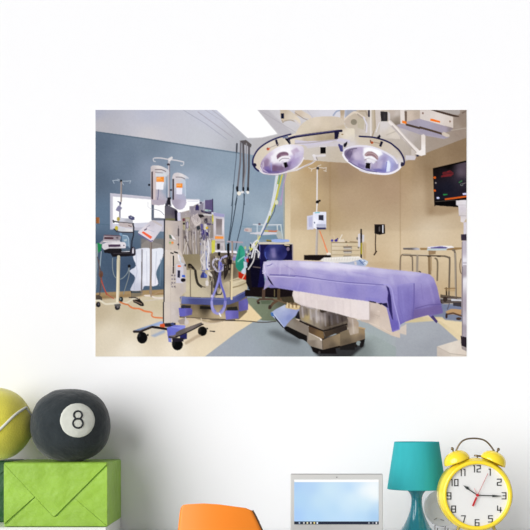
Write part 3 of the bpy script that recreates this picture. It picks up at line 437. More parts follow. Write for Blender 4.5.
L([(466,170),(458,210),(462,260),(472,275)], 1.0, (120,100,78), sm=3); P([(320,420),(470,440),(470,452),(320,440)], (96,84,72)); P([(405,446),(470,448),(470,468),(405,466)], (190,196,206)); P([(320,436),(400,440),(400,470),(320,460)], (74,62,52)); E(335,470,18,16,(60,52,46)); E(382,468,14,14,(40,34,32)); P([(316,490),(470,480),(470,528),(320,528)], (112,122,150), a=.7); L([(320,452),(400,456)], 1.0, (130,130,130)); L([(255,170),(258,250)], .8, (176,150,112))
L([(170,258),(180,262)], 1.2, (60,50,50))
F(370,265,100)
I('printed_stool_base', 'wooden star base of a stool printed at right in the mural')
P([(400,248),(430,232),(484,236),(484,262),(410,262)], (184,148,108)); L([(405,262),(440,255),(484,270)], 1.6, (92,68,52)); E(405,270,6,14,(54,40,40)); E(470,285,14,8,(70,54,48)); P([(375,190),(420,170),(484,180),(484,200),(385,205)], (90,80,76)); L([(372,175),(400,180),(484,184)], .8, (170,160,150)); P([(440,200),(484,200),(484,222),(440,216)], (60,56,62)); E(398,182,12,14,(56,46,42)); L([(420,205),(410,235)], 1.0, (96,90,104)); P([(430,180),(484,184),(484,192),(430,190)], (206,206,214))

# ---- operating table
F(245,290,55)
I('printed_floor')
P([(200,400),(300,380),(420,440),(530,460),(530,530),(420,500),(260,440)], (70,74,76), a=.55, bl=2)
F(270,265,100)
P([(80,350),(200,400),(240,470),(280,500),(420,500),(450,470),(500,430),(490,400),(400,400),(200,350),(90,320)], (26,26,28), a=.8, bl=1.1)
P([(150,200),(300,240),(420,270),(420,380),(200,330)], (58,50,44))
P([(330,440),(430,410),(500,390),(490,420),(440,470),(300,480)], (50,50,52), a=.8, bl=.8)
I('printed_cart_legs', 'dark legs of the navy cart printed behind the operating table')
F(245,290,55)
L([(120,110),(140,90),(260,88),(290,100)], 2.0, (84,66,56)); L([(235,175),(270,130),(330,90),(430,90)], 2.6, (94,72,56)); E(130,125,14,12,(50,40,34)); E(240,165,16,20,(60,48,42)); P([(150,105),(260,100),(240,135),(160,135)], (78,90,70), a=.7); P([(0,0),(480,0),(480,60),(380,70),(250,72),(0,60)], (24,18,20)); L([(180,0),(178,70)], 3.2, (84,66,56)); L([(284,0),(284,60)], .9, (110,100,70)); L([(325,0),(325,80)], 3.0, (74,60,44)); P([(340,70),(470,60),(480,130),(380,130)], (66,58,44)); L([(280,90),(400,130)], 1.3, (110,90,70))
I('printed_operating_table', 'operating table pedestal with a steel base printed in the mural')
F(265,285,55)
P([(280,80),(330,200),(520,280),(530,420),(330,330),(330,230)], (120,108,96))
P([(340,190),(440,200),(530,230),(530,400),(420,370),(350,320)], [(380,230,(150,140,144)),(420,240,(190,184,190)),(480,300,(140,128,112)),(400,310,(160,140,100)),(520,350,(110,98,84)),(350,260,(110,100,96))])
for x, y, h_, c in ((370,230,60,(190,184,190)),(415,230,60,(206,202,208)),(455,250,90,(120,112,116)),(490,260,70,(200,196,202)),(395,280,50,(130,120,120)),(435,300,60,(196,188,188)),(515,280,90,(120,108,100)),(350,220,60,(96,86,84))): L([(x,y),(x+8,y+h_)], 1.7, c, a=.7, bl=.3)
E(412,318,30,14,(170,146,94), a=.8)
F(300,300,57)
P([(0,190),(215,270),(230,360),(530,250),(530,290),(530,430),(210,460),(70,300),(0,270)], (60,48,38))
P([(80,240),(215,290),(220,350),(90,300)], [(120,270,(70,54,42)),(200,300,(110,86,58))])
P([(210,130),(260,110),(430,150),(440,230),(430,270),(230,345),(215,280)], [(300,150,(52,44,42)),(260,250,(66,58,52)),(400,180,(64,56,54)),(340,280,(56,46,38))])
L([(215,285),(300,270),(435,225)], .8, (110,98,88)); P([(215,180),(245,190),(235,280),(215,270)], (130,120,108)); L([(350,130),(360,190)], 1.5, (120,114,120), a=.6, bl=.5); L([(290,130),(300,200)], 1.2, (100,94,96), a=.6, bl=.5); P([(320,100),(435,140),(430,160),(330,130)], (90,84,84))
L([(90,235),(215,285),(260,275),(430,225)], 1.2, (30,24,22)); L([(100,270),(215,350)], .6, (160,130,90))
P([(440,160),(530,180),(530,330),(460,330),(430,250)], [(470,220,(150,140,132)),(500,260,(186,178,172))]); L([(470,190),(474,320)], 1.6, (206,196,190), a=.7, bl=.3); L([(440,170),(450,260)], 1.5, (186,160,120), a=.8)
P([(205,378),(260,350),(430,290),(530,300),(530,388),(215,462)], [(250,400,(120,104,86)),(350,360,(140,122,98)),(480,340,(170,152,130)),(400,320,(160,136,100)),(300,430,(96,84,70)),(520,360,(150,134,114))])
P([(74,305),(205,362),(212,462),(100,430),(66,395)], [(100,340,(150,138,128)),(180,390,(160,148,136)),(120,400,(128,116,104))]); L([(82,316),(140,336),(200,372)], 1.6, (240,232,222)); L([(207,370),(212,460)], .7, (90,78,66))
P([(0,195),(80,250),(84,315),(66,385),(0,270)], [(20,240,(146,136,128)),(60,290,(130,120,110))]); L([(0,192),(84,246)], 1.1, (196,182,166)); P([(0,270),(66,330),(66,392),(0,350)], (24,20,20))
P([(100,430),(210,465),(530,385),(530,400),(330,450),(340,500),(160,500),(120,480)], (22,18,18)); E(180,488,12,14,(60,56,56)); P([(510,400),(530,400),(530,440),(512,440)], (30,26,26))
F(340,290,60)
P([(0,370),(110,335),(180,325),(218,345),(222,432),(130,465),(0,500)], [(40,400,(120,106,86)),(140,370,(160,142,116)),(205,370,(150,128,98)),(190,420,(112,98,82)),(60,460,(92,80,66))]); L([(165,330),(220,342)], 1.2, (186,156,116)); P([(60,240),(120,240),(165,285),(165,380),(90,400),(60,300)], [(100,280,(176,160,148)),(130,340,(190,176,160)),(80,300,(130,118,110)),(150,320,(170,150,130))]); L([(110,260),(122,380)], 1.2, (206,196,186), a=.6, bl=.3); P([(0,210),(60,235),(62,350),(0,375)], (42,36,36)); L([(0,300),(60,280)], .8, (90,80,72))
P([(130,465),(222,430),(205,500),(175,505),(185,470)], (22,20,20)); E(165,470,22,20,(140,150,150)); E(188,485,14,24,(26,24,24)); P([(0,498),(130,462),(130,530),(0,530)], (28,26,26), a=.9)
F(265,285,55)
P([(220,330),(330,325),(415,385),(415,460),(405,510),(220,410),(200,380)], [(260,370,(140,132,122)),(380,420,(130,120,110)),(300,340,(120,108,96))]); L([(300,325),(418,385)], 1.0, (206,190,172)); P([(170,400),(220,400),(405,490),(405,530),(330,520),(200,440)], (22,20,20)); P([(418,455),(440,460),(530,510),(530,530),(418,530)], (160,148,132)); L([(430,460),(530,512)], 1.2, (236,228,218)); P([(420,385),(530,430),(530,505),(430,455)], (80,60,44)); L([(340,300),(430,355),(530,400)], 1.2, (30,24,22))
I('printed_blue_pad', 'light blue pad lying on the foot of the operating table base in the mural')
P([(55,268),(110,230),(190,190),(340,230),(335,262),(240,345),(186,410),(172,404),(70,300)], [(100,260,(166,176,206)),(180,215,(186,194,216)),(200,270,(160,168,206)),(280,250,(150,156,196)),(185,370,(146,158,204)),(230,310,(130,140,190))]); L([(70,262),(140,350),(180,404)], .8, (196,206,230), a=.8); P([(52,268),(75,262),(90,300),(62,300)], (70,110,170)); P([(88,296),(180,408),(170,412),(100,330)], (30,28,36))
P([(196,200),(225,172),(262,182),(300,168),(340,200),(330,232),(300,240),(200,222)], (206,182,140)); 
for k in range(7): L([(215+k*17,172+(k%2)*8),(212+k*18,215)], 1.0, (130,100,66) if k % 2 else (236,218,180), a=.8)
P([(230,165),(330,175),(345,200),(250,190)], (84,66,50), a=.7); P([(320,250),(345,262),(370,330),(300,325),(290,310)], (30,28,34))
I('printed_white_drape', 'white under drape hanging below the purple sheet in the mural')
F(270,265,100)
P([(124,128),(200,140),(300,155),(440,175),(530,180),(530,292),(440,280),(370,262),(300,240),(200,222),(130,196)], [(150,160,(222,210,206)),(250,180,(214,200,198)),(350,210,(212,200,198)),(420,200,(222,212,210)),(480,240,(220,208,206)),(520,220,(226,216,214)),(150,190,(206,194,190))], sm=2)
for x in (190,250,308,372,388,440,492): L([(x,150),(x+3,262)], .8, (190,176,176), a=.5, bl=.3)
L([(220,170),(225,215)], 1.5, (232,224,224), a=.6, bl=.4)
F(340,290,60)
P([(0,48),(100,70),(258,98),(262,262),(200,262),(100,240),(0,212)], [(30,100,(224,212,210)),(80,150,(212,198,196)),(150,150,(226,216,216)),(220,200,(226,216,216)),(150,230,(220,208,206)),(30,190,(214,200,198))]); L([(96,90),(92,235)], .9, (190,174,172), a=.7); L([(44,70),(46,210)], .8, (196,184,182), a=.6)
P([(258,98),(300,112),(410,116),(440,200),(460,290),(470,360),(530,345),(530,425),(460,405),(350,350),(250,295),(180,275),(180,262),(262,265)], [(290,150,(206,190,180)),(350,200,(206,190,178)),(400,250,(196,178,166)),(330,300,(214,198,184)),(440,350,(206,188,172)),(500,390,(210,192,176)),(270,220,(176,160,150))])
L([(262,100),(262,262)], 1.2, (150,134,126), a=.8); L([(300,215),(420,260)], .7, (176,158,146), a=.6); L([(330,185),(395,205)], .7, (226,212,202), a=.7); L([(400,150),(330,250)], .6, (180,162,150), a=.4); L([(260,290),(350,325),(460,385)], .6, (230,216,204), a=.6)
F(380,270,65); P([(0,270),(60,270),(90,400),(100,500),(150,480),(215,440),(215,530),(0,470)], [(30,330,(204,186,174)),(60,430,(206,190,178)),(170,490,(206,192,180)),(30,480,(212,196,184))]); P([(215,440),(150,470),(165,520),(205,535)], (206,196,186), a=.35, bl=.6)
I('printed_pillow', 'white ribbed pad and blue cushion lying on the operating table in the mural')
F(325,225,55)
P([(0,330),(60,315),(150,308),(260,305),(330,315),(360,330),(330,345),(230,350),(60,365),(0,368)], [(50,330,(230,226,222)),(200,320,(228,220,208)),(300,325,(226,214,196)),(100,350,(214,210,214))])
for k in range(14): L([(20+k*24,322-k*.5),(14+k*24,345)], .5, (206,196,186), a=.6)
P([(130,352),(260,345),(330,328),(380,332),(415,352),(410,372),(390,400),(280,395),(130,370)], [(180,358,(150,156,180)),(260,370,(166,174,196)),(350,345,(150,170,206)),(390,360,(206,214,226)),(350,385,(140,156,190))]); P([(280,352),(302,352),(306,385),(285,385)], (206,200,200)); L([(330,340),(370,380)], 1.0, (96,116,160)); L([(355,335),(400,375)], .8, (226,230,240)); L([(345,370),(385,350)], .8, (110,126,166))
F(270,185,100); P([(265,400),(285,385),(400,380),(470,378),(490,392),(420,410),(300,412)], (226,222,216)); L([(285,392),(475,384)], .8, (240,236,230))
for k in range(14): L([(285+k*14,386),(282+k*14,400)], .4, (200,192,180), a=.7)
I('printed_operating_table')
F(300,300,57)
P([(210,120),(260,105),(430,150),(442,225),(430,265),(230,340),(212,285),(60,210),(0,170),(0,60),(100,80)],
  [(30,120,(120,110,106)),(70,160,(180,160,110)),(120,150,(150,142,142)),(180,170,(190,180,176)),(160,220,(140,128,112)),(240,130,(100,90,88)),(300,150,(74,66,66)),(260,250,(84,72,60)),(400,180,(76,66,64)),(340,270,(60,50,42)),(420,230,(110,98,84))], sm=2, bl=.3)
for x,y,h_,c,a in ((20,70,90,(206,198,206),.6),(60,80,60,(90,80,80),.6),(95,90,90,(200,192,198),.6),(150,100,110,(206,200,206),.6),(185,110,130,(110,100,100),.5),(230,130,110,(176,168,170),.6),(290,140,90,(110,104,110),.6),(345,150,60,(120,112,120),.6),(390,160,90,(52,44,42),.6),(270,150,120,(50,42,40),.6),(125,170,60,(96,84,76),.5)): L([(x,y),(x+8,y+h_)], 1.5, c, a=a, bl=.5)
L([(0,195),(80,235),(215,288),(260,280),(435,225)], 1.5, (34,28,26)); L([(230,262),(340,236),(430,200)], 1.0, (110,100,90), a=.7, bl=.3)
P([(80,245),(215,295),(225,355),(200,360),(85,305)], [(100,270,(84,66,50)),(190,320,(120,96,66))], bl=.2); P([(222,300),(430,236),(440,265),(240,350)], [(240,330,(66,54,44)),(400,260,(50,42,38))], bl=.2)
I('printed_white_drape')
P([(0,0),(530,0),(530,170),(470,160),(430,150),(330,120),(240,100),(170,85),(90,60),(0,44)], [(50,20,(212,200,200)),(200,50,(206,194,192)),(350,90,(216,204,202)),(450,120,(226,214,212)),(500,60,(226,216,214)),(300,20,(206,194,194))], bl=.2)
for x,w,c in ((60,1.2,(196,182,182)),(150,1.5,(228,220,220)),(250,1.2,(194,180,180)),(330,1.4,(228,220,218)),(400,1.0,(192,178,178)),(465,1.2,(194,180,178))): L([(x,10),(x+6,60+x*.2)], w, c, a=.5, bl=.5)
F(270,265,100)
for x,w,c in ((150,1.5,(196,182,180)),(175,1.2,(230,222,220)),(215,1.2,(192,178,176))): L([(x,140),(x+4,205)], w, c, a=.5, bl=.5)
I('printed_white_drape')
F()
P([(294,290),(300,291.5),(330,296.5),(370,301.5),(370,320),(355,318),(330,312),(308,306),(295,301.5),(293.6,296)], (234,222,220), a=.45, bl=.3)
I('printed_purple_sheet', 'lilac purple sheet draped over the operating table in the mural')
F()
P([(263.5,262),(272,260.3),(290,260.5),(310,261.2),(325,261.8),(345,264),(365,266.8),(385,269),(405,271),(420,272.6),(429.5,274.4),(433.5,278),(437,287),(440,300),(443,312),(442.3,313.3),(433,315.5),(437.5,321.5),(436,323),(431,318),(428,315),(415,318.5),(405,322),(399,325.5),(399.5,329.5),(393,332),(392,331.5),(389.5,320),(386.5,308),(380.5,303.5),(379,303),(370,301.5),(350,299),(330,296.5),(300,291.5),(277,288),(272,284),(267,276),(263.5,272),(262.5,272)],
  DS([(268,264,(196,192,222)),(275,272,(176,166,208)),(290,265,(190,182,216)),(310,264,(206,202,228)),(330,266,(216,212,236)),(350,270,(200,194,228)),(380,272,(188,182,222)),(410,275,(186,180,222)),(427,278,(168,162,212)),(435,290,(140,130,188)),(438,308,(116,104,164)),(425,300,(146,136,196)),(410,300,(128,118,184)),(400,310,(134,126,192)),(395,325,(112,104,184)),(390,295,(150,142,206)),(375,290,(146,140,202)),(350,290,(140,134,198)),(350,280,(154,148,206)),(330,278,(160,154,208)),(300,278,(166,158,210)),(300,287,(148,142,204)),(280,283,(152,146,200)),(320,272,(176,170,216)),(415,315,(110,98,160)),(385,283,(176,170,216))], 0.03, (-6, -8, -6)))
P([(263.5,262),(300,261),(345,264),(405,271),(425,273.5),(420,276),(390,274),(360,271.5),(330,268.5),(290,266.5),(265,267)], (218,214,236), a=.35, bl=1.0)
P([(330,262),(350,264.5),(370,267.5),(366,270),(345,268.5),(330,267)], (232,230,244), a=.6, bl=.6)
L([(270,274.5),(290,275.2),(310,277.5),(330,280.5),(350,282.6),(375,284.3),(384,285)], .8, (112,104,166), sm=3); L([(270,275.7),(310,278.8),(350,283.8),(375,285.4)], .7, (186,180,224), a=.8)
P([(386,285.5),(389,288),(391,297),(392,310),(393,320),(392,319),(389,310),(387.5,300),(388,292)], (44,36,92), bl=.3); P([(380,303.5),(387,303),(388,308)], (30,26,60))
L([(384,284.5),(388.5,285),(392,290),(394,302),(398,318),(400,326)], 1.2, (164,156,214), sm=3)
L([(414,283.6),(414,302),(412.5,319)], 1.0, (102,92,158), sm=2); L([(396,285.5),(414,283.2)], .6, (150,142,204)); P([(397,286),(413,284),(412,318),(401,322)], (128,120,188), a=.5, bl=.8)
L([(415,308.5),(428,305),(442,304)], .7, (92,80,138), a=.9); P([(414,310),(441,305),(442.5,313),(428,315.2),(413,318.8)], (112,96,150), a=.7, bl=.4)
L([(427,279),(431,290),(434,303)], 1.4, (176,166,212), a=.4, bl=.9); L([(419,280),(422,295)], 1.2, (156,146,200), a=.4, bl=.8); L([(391,276),(393,284)], 2.2, (192,186,224), a=.5, bl=1.0)
P([(433,315.3),(437.8,321.3),(436.3,323.3),(430.5,317)], (72,60,110)); L([(392,331.5),(399.5,329),(399,325)], .8, (140,132,206), a=.8)
P([(365,285),(384,286),(383,301),(368,300)], (148,142,204), a=.35, bl=1.5); L([(320,268),(345,274),(365,276)], 2.0, (190,186,224), a=.5, bl=1); L([(335,283),(340,296)], 1.0, (128,120,188), a=.4, bl=.8); L([(300,281),(297,291)], 1.0, (176,168,214), a=.5, bl=.6)
P([(277,288),(300,291.8),(300,289),(280,285)], (130,124,190), a=.4, bl=.6); P([(365,301),(380.5,303.5),(380,299),(366,297)], (130,124,196), a=.5, bl=.5)
P([(368,300.6),(376,302),(376,303.4),(370,302)], (34,28,44)); P([(378,303.3),(382,303),(381,305)], (30,26,44))
P([(263,266),(267,264),(268,275),(266,284),(268,287),(263.5,290),(266,279),(262.5,272)], [(265,270,(186,180,216)),(265,286,(160,150,190))]); P([(267,276),(272,284),(277,288),(270,288),(266,283)], (130,122,180)); F(250,255,45); L([(200,130),(235,120),(260,105)], .9, (128,120,180), sm=3); L([(195,225),(205,290),(240,340)], .8, (150,146,190), sm=2); P([(180,300),(200,290),(240,340),(240,355),(185,380),(170,370)], (156,146,186)); P([(205,240),(280,360),(250,340),(215,290)], (30,24,44)); L([(160,110),(180,200),(150,216)], .8, (214,206,232), sm=2); L([(230,240),(380,242),(530,258)], .7, (112,104,160)); L([(230,248),(530,266)], .6, (206,200,230), a=.8)
for x, y, x2, y2 in ((330,90,320,220),(440,110,430,240),(260,90,300,130),(480,150,450,230)): L([(x,y),(x2,y2)], 1.2, (150,142,196), a=.4, bl=.6)
for x, y, x2, y2 in ((360,100,352,230),(470,90,462,240)): L([(x,y),(x2,y2)], 1.0, (206,200,226), a=.5, bl=.5)

# ---- surgical lamps and ceiling booms
I('printed_ceiling_boom', 'cream ceiling boom box with orange marks printed at the top right of the mural')
F(345,105,55)
P([(20,50),(530,50),(530,250),(400,330),(120,300),(0,200)], [(60,80,(196,182,164)),(150,100,(190,176,158)),(300,80,(206,196,184)),(250,200,(206,198,192)),(420,220,(206,196,180)),(500,120,(176,162,144)),(350,280,(200,192,184))])
P([(0,40),(120,48),(60,100),(0,130)], (150,160,186), a=.7); L([(0,140),(70,80),(110,75),(190,130)], 2.2, (220,206,190), sm=3); L([(120,90),(160,120),(200,150),(200,250)], 1.4, (170,158,146), sm=3); E(85,165,30,28,(140,132,116)); P([(120,130),(190,130),(180,240),(120,220)], (190,180,160))
L([(180,120),(210,190),(205,260)], 1.6, (216,212,222)); L([(140,60),(200,60),(215,100)], 1.5, (176,160,142)); L([(232,58),(232,108)], 2.0, (24,22,50)); L([(246,50),(248,300)], 1.4, (226,218,212)); L([(285,50),(290,220),(260,310)], 1.4, (170,154,132)); P([(262,50),(282,50),(286,240),(262,260)], (190,176,156)); P([(290,50),(350,50),(345,150),(300,220)], (206,196,190))
P([(340,62),(410,66),(408,160),(348,160)], [(355,110,(26,24,26)),(380,110,(80,76,76)),(400,110,(30,28,32))]); P([(340,160),(420,158),(520,240),(530,330),(400,320),(330,290)], [(380,200,(212,206,206)),(450,260,(216,206,194)),(400,290,(206,196,186))]); L([(300,260),(330,170)], .8, (226,222,226)); L([(400,290),(500,250)], 1.0, (190,180,168))
P([(410,60),(440,90),(470,200),(420,155)], (206,200,200)); P([(470,120),(530,110),(530,240),(480,195)], (162,146,124), a=.8)
F(390,105,55)
P([(0,50),(100,50),(100,200),(40,200),(0,160)], [(30,80,(190,176,166)),(70,130,(150,138,126)),(70,180,(132,120,108)),(60,90,(206,196,190))]); P([(98,50),(140,50),(140,180),(100,180)], (226,216,210)); P([(140,60),(165,62),(160,190),(145,180)], (110,92,80)); P([(165,55),(300,55),(292,130),(190,170),(165,165)], [(190,100,(206,190,176)),(260,90,(186,170,156))])
P([(60,195),(110,180),(160,195),(500,290),(530,285),(530,330),(300,290),(130,255)], (166,158,172)); P([(0,200),(130,230),(300,290),(300,420),(200,420),(60,260)], [(100,250,(190,182,184)),(200,330,(184,174,170)),(260,380,(170,160,152))])
P([(155,165),(290,130),(530,205),(530,280),(500,285),(200,200)], [(300,160,(170,162,178)),(450,230,(166,156,172)),(250,180,(160,152,168))]); L([(160,190),(300,228),(500,280)], 2.1, (74,60,52)); P([(500,262),(530,262),(530,290),(505,290)], (206,196,180))
P([(292,55),(400,55),(530,90),(530,205),(290,132)], [(320,90,(220,210,206)),(420,120,(226,216,212)),(500,150,(230,220,214)),(340,120,(206,196,194))]); P([(395,128),(415,132),(480,152),(476,174),(395,156)], (244,122,30)); P([(118,150),(160,160),(158,184),(116,174)], (242,124,36)); E(318,82,9,11,(110,84,74)); L([(315,90),(322,76)], .8, (200,190,180)); P([(395,50),(530,50),(530,90)], (60,46,40)); P([(440,50),(530,50),(530,72)], (150,136,126))
F(420,105,50)
P([(130,50),(420,50),(490,50),(490,250),(355,250),(355,130)], [(200,60,(176,166,160)),(350,70,(176,166,160)),(420,120,(140,124,112)),(450,200,(146,130,116)),(400,240,(160,146,134))]); P([(115,52),(180,56),(410,118),(415,128),(355,125),(180,82)], (70,54,46)); P([(185,50),(420,50),(425,90),(400,108),(230,66)], (170,162,158)); P([(440,80),(490,60),(490,70),(450,95)], (112,96,86))
P([(0,55),(110,55),(355,130),(355,245),(0,150)], [(50,100,(214,204,198)),(200,150,(222,212,206)),(320,190,(216,204,196)),(340,220,(206,194,186))]); L([(355,130),(357,245)], .8, (150,134,120)); P([(108,148),(125,146),(212,172),(210,190),(110,168)], (244,116,28)); E(30,88,9,11,(120,90,80)); E(318,176,9,11,(132,104,90))
P([(0,150),(350,248),(340,275),(240,300),(0,235)], [(60,200,(166,160,178)),(250,260,(166,156,172)),(330,262,(140,128,130))]); P([(0,250),(230,310),(310,340),(280,355),(60,310),(0,290)], (160,152,170)); L([(0,238),(120,272),(232,306)], 2.0, (80,64,54)); P([(230,298),(250,285),(310,315),(312,335),(280,342),(232,318)], (206,192,178)); L([(330,270),(490,245)], .9, (176,164,152))
I('printed_support_arm', 'angled white support arm printed right of the surgical lamps')
F(390,105,55)
L([(0,165),(60,225),(150,330),(290,470)], 3.4, (232,224,220)); L([(0,150),(70,215),(160,320),(250,410)], .8, (206,196,190)); L([(20,200),(250,455)], .8, (176,164,156)); P([(300,290),(325,282),(342,300),(344,480),(300,492),(240,470),(300,430)], [(320,320,(226,216,210)),(330,440,(238,232,230))]); L([(292,300),(294,420)], 1.3, (170,158,150)); L([(345,300),(345,480)], .5, (160,146,134)); E(265,490,14,8,(34,30,60)); P([(150,485),(240,490),(250,505),(240,530),(150,530)], (206,198,204)); P([(205,420),(245,450),(240,490),(205,490)], (206,196,190), a=.8)
F(370,105,100); P([(190,268),(232,270),(240,276),(236,292),(200,290),(188,285)], (206,200,206))

I('printed_lamp_arm', 'curved cream arm of the surgical lamps printed at the ceiling')
F(245,110,55); P([(340,0),(420,0),(530,90),(530,150),(500,110),(440,90),(380,105),(350,100)], [(380,10,(196,180,160)),(450,60,(214,202,186)),(500,100,(226,214,196)),(370,100,(206,190,170))], sm=2); P([(345,35),(376,32),(376,84),(348,84)], (22,22,44)); L([(356,100),(366,122),(380,108),(440,98),(500,120)], 1.0, (170,156,140), sm=3)
I('printed_lamp_arm', 'short white ceiling arm behind the lamp crossbar printed in the mural', key='arm_b')
F(295,105,55); P([(0,55),(60,50),(160,110),(150,140),(80,120),(0,100)], [(30,80,(206,190,172)),(120,110,(216,204,190))]); L([(0,75),(80,130),(130,150)], .8, (160,146,134)); L([(0,150),(60,205)], 2.0, (214,206,206)); L([(120,55),(170,120)], .8, (196,192,204))
I('printed_ceiling_boom')
L([(370,100),(400,62),(440,52)], 1.5, (156,166,190), sm=3); P([(435,50),(480,50),(470,140),(480,175),(440,150)], [(450,80,(176,156,132)),(470,120,(206,190,170))])
P([(470,160),(530,100),(530,210),(490,190)], (196,182,168))
I('printed_surgical_lamp', 'left round surgical lamp head printed at the top of the mural', key='lamp_l')
F(245,130,55)
P([(85,340),(90,250),(150,160),(260,100),(380,62),(530,55),(530,330),(450,395),(380,415),(200,425),(140,395)], [(130,260,(212,200,186)),(170,220,(216,204,186)),(250,150,(220,210,196)),(350,100,(206,196,180)),(420,110,(226,214,196)),(500,120,(226,214,198))], sm=3)
F(245,130,55)
P([(150,370),(160,300),(230,220),(330,160),(420,140),(530,150),(565,180),(560,260),(520,330),(430,395),(320,425),(220,425),(165,405)],
  [(170,350,(150,130,160)),(200,300,(176,160,190)),(240,250,(210,196,216)),(300,210,(240,236,244)),(250,300,(206,196,216)),(280,360,(130,104,140)),(230,390,(120,104,160)),(330,390,(130,110,156)),(400,360,(126,106,140)),(450,300,(160,140,180)),(500,250,(186,172,200)),(420,190,(250,250,252)),(500,190,(230,224,236)),(360,180,(246,246,250)),(330,300,(226,220,232)),(480,340,(176,166,200)),(520,290,(206,200,220))], sm=4)
P([(250,260),(310,200),(370,180),(460,180),(500,215),(470,260),(400,330),(330,310),(270,330)], (250,248,252), a=.75, bl=.9)
P([(180,350),(230,350),(240,400),(200,405)], (112,96,160), a=.6, bl=.6); P([(320,345),(370,350),(370,390),(300,395)], (112,88,112), a=.6, bl=.6); P([(430,250),(520,230),(530,300),(450,350),(430,320)], (170,152,196), a=.6, bl=1); L([(250,320),(256,400)], .7, (150,160,226), a=.7); L([(160,340),(170,380),(220,410)], 1.0, (206,196,220), a=.7)
P([(305,250),(330,222),(380,210),(412,222),(418,245),(370,250),(335,270),(315,285)], (122,92,112), sm=3, bl=.3); P([(340,240),(400,232),(410,245),(350,262)], (170,140,160), a=.6, bl=.3)
L([(318,290),(350,264),(400,258),(432,270)], 1.6, (238,234,238), sm=3); L([(330,300),(360,276),(420,275)], .7, (150,140,150), sm=3); P([(366,318),(400,308),(420,350),(386,366)], (10,8,10)); P([(350,300),(372,298),(380,360),(360,352)], (206,196,214), a=.7)
L([(140,385),(165,410),(230,428),(320,426),(400,405),(470,375),(530,330),(565,270)], 1.3, (232,226,232), sm=4); L([(150,365),(165,400)], 1.0, (222,216,226)); L([(180,425),(300,436),(400,415)], .6, (170,160,176), sm=3)
L([(75,330),(80,270),(125,190),(200,130),(290,85),(370,60),(440,42)], 1.6, (40,38,84), sm=4); L([(75,330),(100,370),(130,395)], 1.8, (44,44,84), sm=3); E(93,338,18,18,(30,28,54)); P([(290,98),(308,92),(325,148),(312,156),(300,140)], (28,26,50)); E(222,184,15,13,(196,92,66)); E(236,178,7,8,(226,140,110)); L([(240,170),(330,135)], .7, (170,156,150)); E(218,176,5,6,(120,60,60)); P([(385,82),(430,78),(440,130),(425,140),(412,118),(388,92)], (24,24,40)); L([(370,75),(410,68)], 1.5, (110,120,150)); L([(420,90),(440,132)], .7, (110,110,120))
I('printed_surgical_lamp', 'right round surgical lamp head printed at the top of the mural', key='lamp_r')
F(335,130,55)
P([(45,170),(60,130),(110,80),(240,62),(380,72),(530,120),(560,160),(640,260),(660,330),(600,390),(500,430),(240,395)], [(130,110,(206,196,182)),(250,90,(206,194,176)),(400,120,(200,186,166)),(500,150,(206,194,180)),(580,230,(206,196,186)),(150,140,(214,208,214)),(620,320,(212,206,206))], sm=3)
P([(76,225),(80,190),(120,165),(220,150),(340,155),(460,200),(560,260),(610,330),(600,380),(520,415),(430,418),(330,408),(220,370),(130,310),(85,260)],
  [(110,230,(112,98,130)),(150,200,(150,134,160)),(200,250,(196,184,210)),(150,290,(130,116,156)),(250,200,(180,166,196)),(220,330,(160,148,190)),(320,190,(246,246,250)),(400,210,(248,248,252)),(330,300,(206,198,214)),(400,340,(170,156,186)),(480,280,(160,150,190)),(500,350,(140,140,200)),(520,330,(230,236,250)),(470,390,(120,116,176)),(580,350,(150,146,186)),(540,280,(176,176,216)),(330,390,(130,124,170))], sm=4)
L([(80,240),(85,200),(130,172),(220,155),(320,160),(400,180),(480,215),(560,265),(600,320)], 1.9, (224,220,232), sm=4); L([(78,240),(110,290),(200,355),(300,395),(380,415),(480,425),(560,410),(620,370),(630,330)], 2.0, (240,236,244), sm=4); L([(110,235),(140,192),(210,178)], .8, (96,90,116), sm=3); L([(130,300),(200,345),(300,390),(400,405)], .8, (90,86,130), sm=3)
P([(275,175),(340,170),(440,200),(460,235),(420,260),(400,300),(330,270),(290,290),(270,240)], (252,252,255), a=.85, bl=.6)
P([(285,240),(310,212),(350,208),(395,232),(415,262),(410,290),(385,270),(350,250),(300,254)], (150,118,124), sm=3, bl=.3); L([(290,250),(320,222),(380,235),(408,270)], .8, (200,180,180), sm=3, a=.7); L([(285,290),(330,275),(400,310)], 1.0, (160,148,158), sm=3); P([(300,275),(350,270),(395,300),(370,330),(350,310),(310,305)], (240,238,242), a=.8, bl=.3)
P([(300,316),(345,322),(338,376),(292,368)], (24,20,22)); P([(340,325),(352,330),(346,378),(336,376)], (190,180,200)); L([(292,312),(340,312)], .8, (226,222,230))
P([(495,310),(515,290),(535,330),(530,400),(490,408)], (228,236,252), a=.9, bl=.4); L([(498,310),(488,400)], .9, (120,120,190)); P([(530,290),(570,320),(560,370),(540,390)], (150,150,206), a=.6, bl=.5); P([(440,290),(480,250),(490,300),(480,370)], (150,140,180), a=.5, bl=.8)
L([(240,384),(270,398),(320,410)], 1.6, (220,216,226))
L([(235,62),(300,66),(370,72),(460,95),(530,125),(570,155),(620,200),(660,270),(664,330),(640,345)], 1.6, (36,34,74), sm=4); E(646,330,14,20,(44,40,60)); P([(400,75),(430,45),(440,62),(425,90)], (22,20,36)); P([(440,108),(465,115),(445,165),(425,155)], (26,24,44)); E(356,122,14,12,(176,84,46)); P([(338,95),(350,100),(345,125),(336,120)], (120,76,60)); L([(375,118),(430,130)], .7, (150,134,124))
P([(30,145),(55,150),(72,205),(62,210)], (50,46,104)); P([(88,150),(108,112),(122,120),(105,165)], (24,22,34)); L([(35,150),(60,140),(85,150)], 1.2, (206,200,216)); L([(560,250),(610,320),(610,370)], .9, (206,202,216), sm=3)
I('printed_lamp_bracket', 'cream crossbar housing joining the two surgical lamps in the mural')
F(295,105,55)
